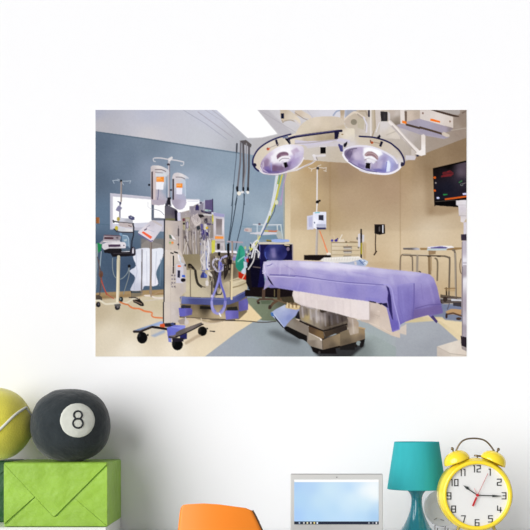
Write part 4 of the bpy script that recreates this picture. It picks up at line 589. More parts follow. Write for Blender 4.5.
P([(30,230),(70,180),(150,130),(220,115),(330,110),(430,120),(470,150),(490,220),(560,225),(575,250),(570,340),(530,345),(400,340),(200,380),(60,380),(0,370),(0,290)],
  [(100,210,(214,202,182)),(200,160,(220,206,188)),(300,200,(212,198,178)),(400,150,(206,192,174)),(450,200,(206,192,176)),(50,300,(220,208,190)),(250,330,(178,162,138)),(350,320,(166,150,126)),(100,340,(190,176,156)),(500,290,(226,216,200)),(550,250,(226,216,198)),(530,330,(214,206,198)),(0,340,(216,204,190))], sm=2)
P([(0,335),(120,350),(260,345),(390,330),(440,320),(530,340),(530,370),(380,350),(250,385),(120,400),(80,385),(0,380)], (206,200,216)); L([(0,372),(150,365),(280,348),(400,335)], .9, (150,138,130), a=.6)
P([(100,390),(150,385),(300,365),(420,355),(480,350),(460,420),(440,460),(420,400),(250,400),(120,420)], (206,200,210), a=.8)
L([(-60,325),(0,308),(100,292),(250,272),(385,255),(445,250)], 2.4, (34,30,66), sm=3); L([(0,300),(200,274),(380,248)], .5, (120,116,150)); P([(378,262),(428,258),(412,328),(382,330)], (28,26,50)); E(456,284,10,6,(140,110,70)); E(445,250,12,12,(26,24,50)); P([(385,215),(470,190),(490,225),(450,235)], (190,174,150), a=.7, bl=.6); P([(430,385),(460,390),(462,450),(440,450)], (50,48,110), a=.8)
P([(244,405),(296,405),(296,468),(244,470)], (16,14,16)); L([(240,400),(300,400)], 1.2, (226,222,226)); P([(236,398),(250,392),(300,392),(304,404),(240,406)], (214,208,212)); P([(470,375),(505,350),(500,378),(480,410),(466,400)], (26,24,36)); L([(425,385),(445,440)], 2.0, (70,66,120))
P([(170,485),(290,480),(294,498),(205,500),(210,530),(185,530)], (214,208,214)); L([(205,505),(215,530)], 1.0, (150,140,140))
I('printed_lamp_handle', 'bent white handle bar hanging below the surgical lamps in the mural')
F(270,105,100)
L([(292,266),(236,270),(242,292),(222,308),(140,345),(95,352)], 1.7, (220,214,216), sm=0); L([(240,294),(150,348)], .6, (160,148,140), a=.8); E(232,268,8,7,(226,222,226))

# ---- foreground stand at the right edge
I('printed_foreground_stand', 'white stand and cabinet cut by the right edge of the mural')
F(420,190,50)
P([(380,112),(492,105),(492,300),(465,345),(430,340),(430,280),(412,270),(405,170),(382,158)], [(420,140,(222,216,220)),(450,200,(206,198,206)),(480,140,(226,222,228)),(440,270,(206,198,200)),(450,320,(220,212,214))]); L([(382,160),(492,160)], .6, (180,170,176), a=.6); L([(410,272),(492,276)], .6, (176,166,170)); P([(462,345),(492,340),(492,470),(462,470)], (210,204,214)); P([(435,470),(492,468),(492,530),(438,530)], (66,56,72))
F(395,235,75)
P([(476,40),(510,40),(510,530),(470,530)], [(485,100,(186,178,190)),(500,200,(232,230,238)),(478,300,(150,140,152)),(490,400,(206,200,212))]); P([(466,0),(510,0),(510,38),(468,40)], (54,46,60)); L([(474,50),(472,530)], .8, (140,128,136)); E(490,235,6,16,(240,240,246)); P([(478,190),(510,190),(510,205),(480,205)], (190,184,196))
F(370,265,100)
P([(355,432),(420,412),(490,392),(515,390),(515,490),(355,490)], [(380,430,(216,206,196)),(430,440,(222,212,200)),(480,470,(216,204,192)),(370,480,(190,178,168))]); L([(355,434),(425,470),(515,480)], .8, (176,162,150), a=.8); P([(355,434),(425,468),(430,490),(355,490)], (196,184,174), a=.6)
P([(492,0),(515,0),(515,400),(488,410)], [(495,50,(160,150,160)),(508,80,(236,234,240)),(500,200,(170,160,172)),(495,330,(160,150,160)),(512,300,(196,190,200))]); P([(480,375),(515,385),(515,440),(484,428)], (44,36,44)); L([(490,10),(488,380)], .8, (130,120,128)); P([(484,430),(515,440),(515,460),(486,445)], (150,140,140))
F()
# ---- finishing marks
def DUST(region, n, cols, seed, w, h, a, bl=0):
    N(*region, n, cols, seed, w, h, a)
F()
I('printed_purple_sheet')
for x, y, x2, y2, w, c, a in ((300,263,330,265,2,(222,218,240),.5),(285,268,300,272,1.5,(160,150,198),.35),(305,270,330,272,1.6,(160,152,204),.35),(345,272,352,280,1.6,(150,142,200),.3),(372,274,380,282,1.6,(164,156,208),.35),(404,276,410,282,1.4,(150,142,200),.35),(402,290,404,312,1.4,(146,138,200),.4),(408,288,409,314,1.0,(112,102,168),.3),(420,288,424,302,1.4,(132,122,182),.4),(320,284,322,293,1.4,(134,128,194),.35),(355,287,357,297,1.4,(132,126,194),.35),(310,284,312,291,1.2,(166,160,212),.4),(396,296,397,320,1.4,(150,144,206),.5)): L([(x,y),(x2,y2)], w, c, a=a, bl=.6)
I('printed_surgical_lamp', key='lamp_l')
F(245,130,55)
P([(180,300),(215,270),(240,300),(215,350),(180,350)], (120,92,120), a=.5, bl=.7); P([(190,380),(260,395),(330,400),(320,412),(220,412)], (84,72,130), a=.6, bl=.5); P([(270,340),(320,350),(300,400),(262,395)], (104,76,100), a=.6, bl=.5); P([(440,200),(500,170),(530,210),(470,250)], (150,120,160), a=.5, bl=.6); P([(480,220),(540,200),(540,250),(480,280)], (210,204,226), a=.6, bl=.5); P([(400,310),(450,300),(440,350),(410,370)], (110,90,140), a=.5, bl=.5); P([(170,320),(180,300),(184,360),(172,360)], (230,222,236), a=.6, bl=.3); P([(250,250),(290,230),(280,300),(250,310)], (240,238,246), a=.7, bl=.5)
I('printed_surgical_lamp', key='lamp_r')
F(335,130,55)
P([(110,210),(150,190),(170,230),(130,280),(108,250)], (84,72,106), a=.55, bl=.6); P([(180,220),(240,200),(250,290),(190,290)], (206,194,214), a=.5, bl=.7); P([(220,320),(290,340),(280,370),(220,350)], (104,92,140), a=.5, bl=.5); P([(360,380),(420,370),(470,395),(400,405)], (96,92,160), a=.6, bl=.4); P([(420,300),(460,290),(450,370),(400,370)], (190,180,206), a=.6, bl=.5); P([(150,300),(200,290),(220,330),(180,330)], (170,160,196), a=.5, bl=.5); L([(170,190),(140,280)], .7, (90,78,110), a=.5, bl=.2)
I('printed_anesthesia_machine')
F(180,185,100)
N(30,130,170,330,70,[(220,212,210),(96,86,96),(150,140,138),(66,58,70),(190,180,176),(240,236,238)],51,(.3,.8),(.6,3.2),.6)
N(170,380,270,470,46,[(40,34,36),(110,98,84),(160,148,126),(60,50,48),(190,178,150),(24,22,24)],52,(.4,1.2),(.8,4),.7)
N(105,220,160,420,34,[(230,226,230),(110,104,120),(80,90,170),(196,190,190)],53,(.3,.7),(.8,3.5),.7)
I('printed_equipment_column')
F(145,200,55)
N(205,330,340,520,18,[(160,150,150),(226,222,226),(110,100,104)],54,(.3,.7),(.5,1.5),.6)
I('printed_equipment_panel', 'white framed grey monitor panel on the beige machine in the mural')
F()
P([(213.6,212.6),(224.4,214.2),(224,246),(213.6,245)], [(218,216,(196,190,200)),(223,225,(226,220,226)),(218,240,(190,182,186))])
P([(213.6,212.6),(224.4,214.2),(224.3,217.4),(213.6,216)], (160,158,196)); P([(216,218.6),(222.2,219.2),(222,235),(216,234.6)], [(218,222,(128,118,120)),(220,232,(156,148,148))]); P([(215,236.2),(223.6,236.4),(223.6,239),(215,239)], (240,150,70)); L([(214,242),(224,242)], .6, (120,112,116)); P([(217,243.5),(220,243.5),(220,249),(217,249)], (40,34,38)); P([(213.4,240),(215.2,240),(215,252),(213,252)], (206,202,80))
I('printed_breathing_hoses')
F(210,265,45)
L([(110,-30),(115,80),(105,160),(70,280),(30,380),(20,450),(40,520)], .6, (170,168,226), sm=4, a=.8); L([(130,-20),(115,120),(130,230),(165,330),(180,420),(165,500)], .6, (80,78,160), sm=4, a=.7)
I('printed_purple_sheet')
F()
P([(300,263),(330,264),(352,267),(350,271),(325,270),(300,267)], (226,220,240), a=.45, bl=1.2)
L([(284,265),(292,269),(296,274)], .7, (150,140,192), a=.6, bl=.3); L([(312,272),(326,275),(345,277)], .7, (150,142,198), a=.5, bl=.4); L([(352,272),(372,276),(388,279)], .8, (150,142,200), a=.5, bl=.4)
L([(398,287),(399,305),(403,320)], .6, (108,98,170), a=.6, bl=.3); L([(421,284),(423,300)], .6, (120,108,170), a=.5, bl=.3)
F()
_r = np.random.RandomState(5)
for _s, _a in ((.45, 2.0), (.8, 1.2)):                       # printing grain
    _n = soften(_r.randn(GH, GW), _s); CAN += (_n/_n.std()*_a*.45)[..., None]
CAN = np.clip(CAN, 0, 255)
# ---------------------------------------------------------------- the place
sc = bpy.context.scene
sc.view_settings.view_transform = 'Standard'; sc.view_settings.look = 'None'
sc.view_settings.gamma = 1; sc.view_settings.use_curve_mapping = False; sc.view_settings.exposure = 0
COL = sc.collection
EYE = 1.17; UNIT = .004; FAR = 4.0                # eye height, metres per photo pixel on the wall, camera distance to the wall
def K(d): return UNIT*d/FAR
def at(px, py, y):                                # place from the photo: the point at depth y (the wall is y = 0)
    k = K(FAR+y); return Vector(((px-265)*k, y, EYE+(424-py)*k))
def lin(c): return tuple(((v/255)/12.92 if v/255 <= .04045 else ((v/255+.055)/1.055)**2.4) for v in c)
def mat(name, col, rough=.5, metal=0, spec=.5, noise=0, nscale=30, bump=0, bscale=40, coat=0, sheen=0, stretch=(1,1,1), emis=None):
    m = bpy.data.materials.new(name); m.use_nodes = True; nt = m.node_tree; b = nt.nodes['Principled BSDF']
    c = lin(col); b.inputs['Base Color'].default_value = (*c, 1); b.inputs['Roughness'].default_value = rough
    b.inputs['Metallic'].default_value = metal; b.inputs['Specular IOR Level'].default_value = spec
    b.inputs['Coat Weight'].default_value = coat; b.inputs['Coat Roughness'].default_value = .08
    if sheen: b.inputs['Sheen Weight'].default_value = sheen
    tc = nt.nodes.new('ShaderNodeTexCoord'); mp = nt.nodes.new('ShaderNodeMapping'); mp.inputs['Scale'].default_value = stretch
    nt.links.new(tc.outputs['Object'], mp.inputs['Vector'])
    if noise:
        n = nt.nodes.new('ShaderNodeTexNoise'); n.inputs['Scale'].default_value = nscale; n.inputs['Detail'].default_value = 6
        r = nt.nodes.new('ShaderNodeValToRGB'); r.color_ramp.elements[0].position = .3; r.color_ramp.elements[1].position = .7
        r.color_ramp.elements[0].color = (*[v*(1-noise) for v in c], 1); r.color_ramp.elements[1].color = (*[min(1, v*(1+noise)) for v in c], 1)
        nt.links.new(mp.outputs['Vector'], n.inputs['Vector']); nt.links.new(n.outputs['Fac'], r.inputs['Fac']); nt.links.new(r.outputs['Color'], b.inputs['Base Color'])
    if bump:
        n2 = nt.nodes.new('ShaderNodeTexNoise'); n2.inputs['Scale'].default_value = bscale; n2.inputs['Detail'].default_value = 5
        bp = nt.nodes.new('ShaderNodeBump'); bp.inputs['Strength'].default_value = bump; bp.inputs['Distance'].default_value = .01
        nt.links.new(mp.outputs['Vector'], n2.inputs['Vector']); nt.links.new(n2.outputs['Fac'], bp.inputs['Height']); nt.links.new(bp.outputs['Normal'], b.inputs['Normal'])
    return m
def obj(name, me_or_bm, m, parent=None, smooth=False, bevel=0, seg=3):
    if isinstance(me_or_bm, bmesh.types.BMesh):
        bmesh.ops.recalc_face_normals(me_or_bm, faces=me_or_bm.faces)
        me = bpy.data.meshes.new(name); me_or_bm.to_mesh(me); me_or_bm.free()
    else: me = me_or_bm
    o = bpy.data.objects.new(name, me); COL.objects.link(o)
    if m: me.materials.append(m)
    if smooth:
        for p in me.polygons: p.use_smooth = True
    if bevel:
        b = o.modifiers.new('Bevel', 'BEVEL'); b.width = bevel; b.segments = seg; b.limit_method = 'ANGLE'
        for p in me.polygons: p.use_smooth = True
        w = o.modifiers.new('WN', 'WEIGHTED_NORMAL'); w.keep_sharp = False
    if parent:
        o.parent = parent; o.matrix_parent_inverse = Matrix.Translation(-parent.location)
    return o
def thing(name, label, cat, loc, group=None):
    o = bpy.data.objects.new(name, None); COL.objects.link(o); o.location = loc; o.empty_display_size = .02
    o['label'] = label; o['category'] = cat
    if group: o['group'] = group
    return o
def struct(o): o['kind'] = 'structure'; return o
def box(bm, x0, x1, y0, y1, z0, z1):
    v = [bm.verts.new((x, y, z)) for x in (x0, x1) for y in (y0, y1) for z in (z0, z1)]
    for f in ((0,1,3,2),(4,6,7,5),(0,4,5,1),(2,3,7,6),(0,2,6,4),(1,5,7,3)): bm.faces.new([v[i] for i in f])
    return bm
def nb(): return bmesh.new()
def tube(bm, pts, r, n=12, closed=False, caps=True):
    pts = [Vector(p) for p in pts]; m = len(pts); rings = []; up = None
    for i, p in enumerate(pts):
        a = pts[(i-1) % m] if (closed or i > 0) else p; b = pts[(i+1) % m] if (closed or i < m-1) else p
        t = (b-a).normalized()
        if up is None: up = t.orthogonal().normalized()
        else: up = (up-t*up.dot(t)).normalized()
        s = t.cross(up); rr = r[i] if isinstance(r, (list, tuple)) else r
        rings.append([bm.verts.new(p+(up*math.cos(q)+s*math.sin(q))*rr) for q in [2*math.pi*k/n for k in range(n)]])
    for i in range(m if closed else m-1):
        A, B = rings[i], rings[(i+1) % m]
        for k in range(n): bm.faces.new((A[k], A[(k+1) % n], B[(k+1) % n], B[k]))
    if caps and not closed: bm.faces.new(rings[0]); bm.faces.new(rings[-1][::-1])
    return bm
def lathe(bm, prof, M=None, n=64, cap=True):      # profile of (radius, height) turned about Z, then moved by M
    M = M or Matrix(); rings = []
    for r, z in prof:
        if r < 1e-6: rings.append([bm.verts.new(M @ Vector((0, 0, z)))])
        else: rings.append([bm.verts.new(M @ Vector((r*math.cos(q), r*math.sin(q), z))) for q in [2*math.pi*k/n for k in range(n)]])
    for A, B in zip(rings, rings[1:]):
        if len(A) == 1 and len(B) == 1: continue
        for k in range(n):
            k2 = (k+1) % n
            if len(A) == 1: bm.faces.new((A[0], B[k2], B[k]))
            elif len(B) == 1: bm.faces.new((A[k], A[k2], B[0]))
            else: bm.faces.new((A[k], A[k2], B[k2], B[k]))
    return bm
def prism(bm, pts, y0, y1):                       # outline in X,Z pushed from y0 to y1
    a = [bm.verts.new((x, y0, z)) for x, z in pts]; b = [bm.verts.new((x, y1, z)) for x, z in pts]
    bm.faces.new(a); bm.faces.new(b[::-1])
    for k in range(len(pts)): bm.faces.new((a[k-1], a[k], b[k], b[k-1]))
    return bm
def spl(pts, n=8, closed=False):
    out = []; m = len(pts); P_ = [Vector(p) for p in pts]
    for i in range(m if closed else m-1):
        g = (lambda k: P_[k % m]) if closed else (lambda k: P_[min(max(k, 0), m-1)])
        p0, p1, p2, p3 = g(i-1), g(i), g(i+1), g(i+2)
        for k in range(n):
            t = k/n; out.append(.5*((2*p1)+(-p0+p2)*t+(2*p0-5*p1+4*p2-p3)*t*t+(-p0+3*p1-3*p2+p3)*t**3))
    if not closed: out.append(P_[-1])
    return out

M_wall = mat('white_wall_paint', (243,243,244), .9, spec=.15, bump=.03, bscale=120)
M_floor = mat('pale_floor', (190,186,180), .6, noise=.06)
M_desk = mat('white_desk_laminate', (238,238,238), .35, noise=.015, nscale=8)
M_riser = mat('white_riser_board', (232,232,228), .5, noise=.03, nscale=60)
# room shell
struct(obj('wall_back', box(nb(), -2.6, 2.6, 0, .12, 0, 2.9), M_wall))
struct(obj('floor', box(nb(), -2.6, 2.6, -4.8, .12, -.1, 0), M_floor))

# ---- mural: one thing, its vinyl sheet and the printed pieces
mural = thing('wall_mural', 'large rectangular photographic mural of an operating room stuck on the white wall', 'wall mural', at(281, 356.5, 0))
c0 = at(95.2, 109.7, 0); c1 = at(466.8, 356.8, 0)
M_vinyl = mat('white_vinyl', (245,245,245), .8, spec=.1)
obj('vinyl_sheet', box(nb(), c0.x, c1.x, -.0012, 0, c1.z, c0.z), M_vinyl, mural)
M_print = bpy.data.materials.new('printed_ink'); M_print.use_nodes = True
nt = M_print.node_tree; bs = nt.nodes['Principled BSDF']; bs.inputs['Roughness'].default_value = .85; bs.inputs['Specular IOR Level'].default_value = 0.0
ca = nt.nodes.new('ShaderNodeVertexColor'); ca.layer_name = 'ink'; nt.links.new(ca.outputs['Color'], bs.inputs['Base Color'])
lc = CAN/255.0; lc = np.where(lc <= .04045, lc/12.92, ((lc+.055)/1.055)**2.4)*INK
IDF = IDS[:-1, :-1]
jj, ii = np.meshgrid(np.arange(GW), np.arange(GH))
VX = (PX0+jj/SS-265)*UNIT; VZ = EYE+(424-(PY0+ii/SS))*UNIT
for key in NAMES:
    name, label, idx = LAB[key]
    fi, fj = np.nonzero(IDF == idx)
    if len(fi) < 6: continue
    q = np.stack([fi*GW+fj, (fi+1)*GW+fj, (fi+1)*GW+fj+1, fi*GW+fj+1], 1)      # counter-clockwise seen from the room
    used, inv = np.unique(q, return_inverse=True); inv = inv.reshape(-1)
    co = np.stack([VX.reshape(-1)[used], np.full(len(used), -.0014), VZ.reshape(-1)[used]], 1)
    me = bpy.data.meshes.new(name); me.vertices.add(len(used)); me.vertices.foreach_set('co', co.reshape(-1))
    me.loops.add(len(inv)); me.loops.foreach_set('vertex_index', inv.astype(np.int32))
    me.polygons.add(len(fi)); me.polygons.foreach_set('loop_start', np.arange(len(fi), dtype=np.int32)*4)
    me.update(calc_edges=True)
    at_ = me.color_attributes.new('ink', 'FLOAT_COLOR', 'POINT')
    rgba = np.ones((len(used), 4)); rgba[:, :3] = lc.reshape(-1, 3)[used]; at_.data.foreach_set('color', rgba.reshape(-1))
    o = obj(name, me, M_print, mural)
    if label: o['label'] = label

# ---- desk and riser
DT = .748
desk = thing('desk', 'long white desk running along the wall below the mural', 'desk', (0, -.43, 0))
obj('desk_top', box(nb(), -1.5, 1.5, -.86, -.004, DT-.035, DT), M_desk, desk, bevel=.003)
for x in (-1.44, 1.44):
    for y in (-.8, -.06): obj('leg', box(nb(), x-.025, x+.025, y-.025, y+.025, 0, DT-.035), M_desk, desk, bevel=.002)
RT = .795
ris = obj('display_riser', box(nb(), -1.42, -.577, -.372, -.006, DT, RT), M_riser, bevel=.002)
ris['label'] = 'low white riser on the desk carrying the wrapped gift boxes'; ris['category'] = 'riser'

# ---- wrapped boxes
def paper(name, col): return mat(name, col, .42, spec=.4, noise=.09, nscale=9, bump=.9, bscale=11, stretch=(1, 1, 1.4))
M_lime = paper('lime_wrapping_paper', (146,186,62)); M_dark = paper('dark_green_wrapping_paper', (14,72,26))
X0, X1, Y0, Y1, Z1 = -.952, -.5745, -.36, -.006, 1.0295
g1 = thing('gift_box', 'lime green paper-wrapped gift box with envelope folds under the black ball', 'gift box', ((X0+X1)/2, (Y0+Y1)/2, RT))
obj('box_body', box(nb(), X0, X1, Y0+.007, Y1, RT, Z1), M_lime, g1, bevel=.005, seg=4)
def fl(p): return [((x-265)*K(FAR+Y0), EYE+(424-y)*K(FAR+Y0)) for x, y in p]
def panel(nm, pts): obj(nm, prism(nb(), fl(pts), Y0, Y0+.0072), M_lime, g1, bevel=.0005, seg=2)
panel('top_flap', [(4.2,463.6),(106,463.6),(106.3,464.6),(56.4,514.6),(54.5,516.6),(52.2,515.6),(34.9,496.9),(4.0,464.0)])
panel('side_flap', [(3.8,464.0),(34.8,497),(33.9,497.4),(3.8,523.9)])
panel('side_flap', [(107.2,466.2),(107.2,526.1),(74.9,498.5)])
panel('bottom_flap', [(5.2,526.2),(35.2,497.5),(52.1,515.7),(54.4,516.9),(57.8,516.0),(74.8,498.6),(106.9,526.2)])
g2 = thing('gift_box', 'dark green wrapped gift box under the tennis ball at the left edge', 'gift box', (-1.18, -.075, RT))
obj('box_body', box(nb(), -1.40, -.958, -.13-.06, -.012, RT, 1.0305), M_dark, g2, bevel=.005, seg=4)
bmf = nb(); prism(bmf, [(-1.38, 1.02), (-.965, 1.02), (-1.17, .82)], -.1935, -.1902); obj('top_flap', bmf, M_dark, g2, bevel=.0008)

# ---- tennis ball cushion
M_felt = mat('yellow_green_felt', (230,220,84), .95, spec=.05, noise=.09, nscale=16, bump=.22, bscale=160, sheen=.6)
M_seam = mat('pale_grey_seam', (222,222,210), .8, noise=.05)
TB = Vector((-1.026, -.19, 1.0305+.1395)); TR = .1395
ball = thing('tennis_ball', 'oversized yellow tennis ball cushion with a pale seam, cut by the left edge', 'ball', (TB.x, TB.y, TB.z-TR))
bm = nb(); bmesh.ops.create_icosphere(bm, subdivisions=6, radius=TR)
for v in bm.verts:
    d = v.co.normalized(); v.co = d*TR*(1+.012*noise.noise(d*2.3))
    v.co.z = max(v.co.z, -TR+.0015); v.co += TB
obj('ball_body', bm, M_felt, ball, smooth=True)
def onball(px, py, front=True):
    y = TB.y; k = K(FAR+y-.06); x = (px-265)*k-TB.x; z = EYE+(424-py)*k-TB.z; rr = math.hypot(x, z)
    if rr > TR*.985: x *= TR*.985/rr; z *= TR*.985/rr; rr = TR*.985
    yy = math.sqrt(max(TR*TR-rr*rr, 0)); return Vector((x, -yy if front else yy, z))
way = [onball(-34,444), onball(-18,445), onball(-7,440), onball(0,434), onball(8,426), onball(16,416.5), onball(21,411), onball(26,406.5), onball(30,408),
       onball(29,425,False), onball(20,440,False), onball(0,445,False), onball(-20,432,False), onball(-32,415,False), onball(-40,418,False), onball(-38,432,False)]
bm = nb(); cs = [TB+p.normalized()*TR*1.003 for p in spl(way, 8, True)]; tube(bm, cs, .0052, 8, closed=True)
obj('seam', bm, M_seam, ball, smooth=True)

# ---- eight ball cushion
M_black = mat('charcoal_plush', (44,50,53), .9, spec=.12, noise=.16, nscale=14, bump=.9, bscale=18, sheen=.25)
M_disc = mat('white_felt_disc', (208,210,200), .9, noise=.05, nscale=60)
M_ink = mat('black_stitching', (34,38,42), .8)
EY = -.215; ek = K(FAR+EY); EB = Vector(((70.7-265)*ek, EY, 1.0285+.136)); RX, RY, RZ = 38.8*ek, .142, .138
eb = thing('eight_ball', 'black eight ball cushion with a white number disc on the lime gift box', 'ball', (EB.x, EB.y, 1.0285))
def ebr(d):                                     # radius of the slightly squared, lumpy cushion along d
    p = 2.25; r = (abs(d.x/RX)**p+abs(d.y/RY)**p+abs(d.z/RZ)**p)**(-1/p)
    return r*(1+.020*noise.noise(d*2.9+Vector((4, 1, 2)))+.004*noise.noise(d*9))
bm = nb(); bmesh.ops.create_icosphere(bm, subdivisions=6, radius=1)
for v in bm.verts:
    d = v.co.normalized(); v.co = d*ebr(d); v.co.z = max(v.co.z, -.136+.0005); v.co += EB
obj('ball_body', bm, M_black, eb, smooth=True)
def oneb(px, py, lift):                         # point of the cushion seen at a photo pixel
    cam = Vector((0, -FAR, EYE)); tgt = at(px, py, EY); dr = (tgt-cam).normalized(); t = (tgt-cam).length-.2
    for _ in range(160):
        p = cam+dr*t-EB
        if p.length <= ebr(p.normalized()): break
        t += .00125
    return EB+p+p.normalized()*lift
bm = nb(); cxp, cyp = 77.4, 420.4; rings = [[bm.verts.new(oneb(cxp, cyp, .0022))]]
for r in (3, 6, 9, 12, 14.5, 16.6, 17.5):
    rings.append([bm.verts.new(oneb(cxp+r*math.cos(q), cyp+r*.985*math.sin(q), .0022 if r < 17 else .0002)) for q in [2*math.pi*k/48 for k in range(48)]])
for k in range(48): bm.faces.new((rings[0][0], rings[1][k], rings[1][(k+1) % 48]))
for A, B in zip(rings[1:], rings[2:]):
    for k in range(48): bm.faces.new((A[k], B[k], B[(k+1) % 48], A[(k+1) % 48]))
disc = obj('number_disc', bm, M_disc, eb, smooth=True)
bm = nb()
for cx, cy, rx, ry in ((77.75, 415.2, 4.0, 3.85), (77.75, 423.3, 4.85, 4.6)):
    tube(bm, [oneb(cx+rx*math.cos(q), cy+ry*math.sin(q), .0026) for q in [2*math.pi*k/40 for k in range(40)]], .0034, 8, closed=True)
obj('number_eight', bm, M_ink, eb, smooth=True)

# ---- orange chair in front of the desk
M_or = mat('orange_shell_plastic', (255,142,40), .38, spec=.4, noise=.03, nscale=5)
M_rim = mat('taupe_shell_edge', (128,112,92), .5)
CY = -1.02
chair = thing('chair', 'chair with a rounded orange back shell standing in front of the desk', 'chair', (at(222, 600, CY).x, -.82, 0))
edge = [(150,655),(158,610),(168,572),(175,545),(178.3,527),(179.6,513),(180.9,507),(183.5,504.6),(190,503.9),(203,503.4),(216,504.0),(230,505.8),(242,507.5),(249,508.4),(252,510.6),(256,518),(261,529),(268,545),(278,572),(288,610),(294,655)]
top_mid = at(216, 520, CY)
def shell(px, py, off):                        # the shell wraps away from the viewer towards its edges
    p = at(px, py, CY); u = (px-216)/60; p.y += .035*u*u*(1 if px < 216 else 1.0)+off
    return Vector((p.x*(FAR+p.y)/(FAR+CY), p.y, EYE+(p.z-EYE)*(FAR+p.y)/(FAR+CY)))
def shell_mesh(off, thick):
    bm = nb(); n = 24; L_, R_ = edge[:10][::-1], edge[10:]
    ys = [503.45,504.2,505,506.2,508,510.5,514,520,528,540,556,575,600,630,655]
    def xa(y, side):
        e = edge[:10] if side == 0 else edge[9:][::-1]
        for (xA, yA), (xB, yB) in zip(e, e[1:]):
            if yB <= y <= yA: return xB+(xA-xB)*(y-yB)/(yA-yB+1e-9)
        return e[-1][0]
    F_, B_ = [], []
    for y in ys:
        a, b = xa(y, 0), xa(y, 1)
        F_.append([bm.verts.new(shell(a+(b-a)*k/n, y, off)) for k in range(n+1)])
        B_.append([bm.verts.new(shell(a+(b-a)*k/n, y, off+thick)) for k in range(n+1)])
    m = len(ys)
    for i in range(m-1):
        for k in range(n):
            bm.faces.new((F_[i][k], F_[i+1][k], F_[i+1][k+1], F_[i][k+1])); bm.faces.new((B_[i][k], B_[i][k+1], B_[i+1][k+1], B_[i+1][k]))
        for k in (0, n): bm.faces.new((F_[i][k], F_[i+1][k], B_[i+1][k], B_[i][k]))
    for k in range(n):
        for i in (0, m-1): bm.faces.new((F_[i][k], F_[i][k+1], B_[i][k+1], B_[i][k]))
    return bm
obj('back_shell', shell_mesh(0, .010), M_or, chair, smooth=True)
rim = spl([shell(x+.5, y, .014) for x, y in edge[14:]], 5); bm = nb(); tube(bm, rim, .0032, 8)
obj('shell_edge', bm, M_rim, chair, smooth=True)
bm = nb(); a = at(150, 655, CY); b = at(294, 655, CY)
prism(bm, [(a.x+.01, .455), (b.x-.01, .455), (b.x-.03, .425), (a.x+.03, .425)], CY+.0, CY+.40)
obj('seat', bm, M_or, chair, bevel=.01)
for x in (a.x+.05, b.x-.05):
    for y in (CY+.05, CY+.35):
        bm = nb(); tube(bm, [(x, y, .43), (x+(.03 if x > (a.x+b.x)/2 else -.03), y+(.03 if y > CY+.2 else -.03), .0)], [.014, .009], 12)
        obj('leg', bm, mat('beech_leg', (200,160,110), .5, noise=.1) if 'beech_leg' not in bpy.data.materials else bpy.data.materials['beech_leg'], chair, smooth=True)

# ---- laptop
M_alu = mat('silver_grey_aluminium', (206,206,203), .45, metal=0, spec=.5)
M_aluback = mat('silver_edge', (176,176,176), .35, metal=.6)
M_key = mat('dark_keys', (40,42,46), .5)
LD = -.5; lk = K(FAR+LD); L0 = at(290.4, 474.2, LD); L1 = at(382.8, 474.2, LD); hz = DT+.016
lap = thing('laptop', 'open silver laptop with a light blue screen on the desk', 'laptop', ((L0.x+L1.x)/2, -.6, DT))
obj('lid', box(nb(), L0.x, L1.x, LD, LD+.007, hz, L0.z), M_alu, lap, bevel=.0025)
s0 = at(294.2, 479.6, LD); s1 = at(378.6, 524.4, LD)
scrw, scrh = s1.x-s0.x, s0.z-s1.z
M_scr = bpy.data.materials.new('lit_screen'); M_scr.use_nodes = True; nt = M_scr.node_tree; bs = nt.nodes['Principled BSDF']
vc = nt.nodes.new('ShaderNodeVertexColor'); vc.layer_name = 'display'
bs.inputs['Base Color'].default_value = (.01, .01, .01, 1); bs.inputs['Roughness'].default_value = .5; bs.inputs['Specular IOR Level'].default_value = .1; nt.links.new(vc.outputs['Color'], bs.inputs['Emission Color']); bs.inputs['Emission Strength'].default_value = SCREEN
def scrcol(u, v):                               # wallpaper on the display: u right, v down
    x = 294.2+u*84.4; y = 479.6+v*44.8
    if y < 482.1: return (255, 255, 255)
    if y > 521.6:
        r = (34, 42, 60)
        for q, c in ((299.5,(170,186,206)),(304,(206,206,206)),(307.5,(230,226,190)),(311,(220,220,220)),(314.5,(236,216,140)),(317.3,(226,240,255)),(369,(150,156,166)),(373,(130,136,146)),(376.4,(226,226,230))):
            if abs(x-q) < .8 and 522 < y < 524: r = c
        return r
    pts = ((294,483,(170,205,244)),(300,500,(178,214,244)),(296,515,(168,205,248)),(310,488,(180,212,245)),(320,500,(196,226,246)),(330,490,(206,232,248)),(335,510,(186,220,246)),(315,518,(180,216,248)),(350,487,(186,218,248)),(358,484,(206,230,250)),(364,490,(246,252,254)),(372,490,(254,255,254)),(376,495,(250,254,252)),(352,498,(216,238,250)),(345,505,(206,232,250)),(365,505,(206,234,248)),(378,508,(190,220,244)),(374,515,(164,202,238)),(360,517,(186,220,248)),(378,520,(170,206,240)),(342,519,(190,222,250)))
    n = [0, 0, 0]; d = 0
    for a_, b_, c in pts:
        w = 1/((x-a_)**2+(y-b_)**2+40)**1.5; d += w
        for k in range(3): n[k] += w*c[k]
    return tuple(v_/d for v_ in n)
me = bpy.data.meshes.new('screen'); NX, NY = 170, 90; vs = []; fs = []
for j in range(NY+1):
    for i in range(NX+1): vs.append((s0.x+scrw*i/NX, LD-.0008, s0.z-scrh*j/NY))
for j in range(NY):
    for i in range(NX): q = j*(NX+1)+i; fs.append((q, q+NX+1, q+NX+2, q+1))
me.from_pydata(vs, [], fs); ca_ = me.color_attributes.new('display', 'FLOAT_COLOR', 'CORNER')
cols = []
for j in range(NY):
    for i in range(NX): cols += [*lin(scrcol((i+.5)/NX, (j+.5)/NY)), 1.0]*4
ca_.data.foreach_set('color', cols)
scr = obj('screen', me, M_scr, lap)
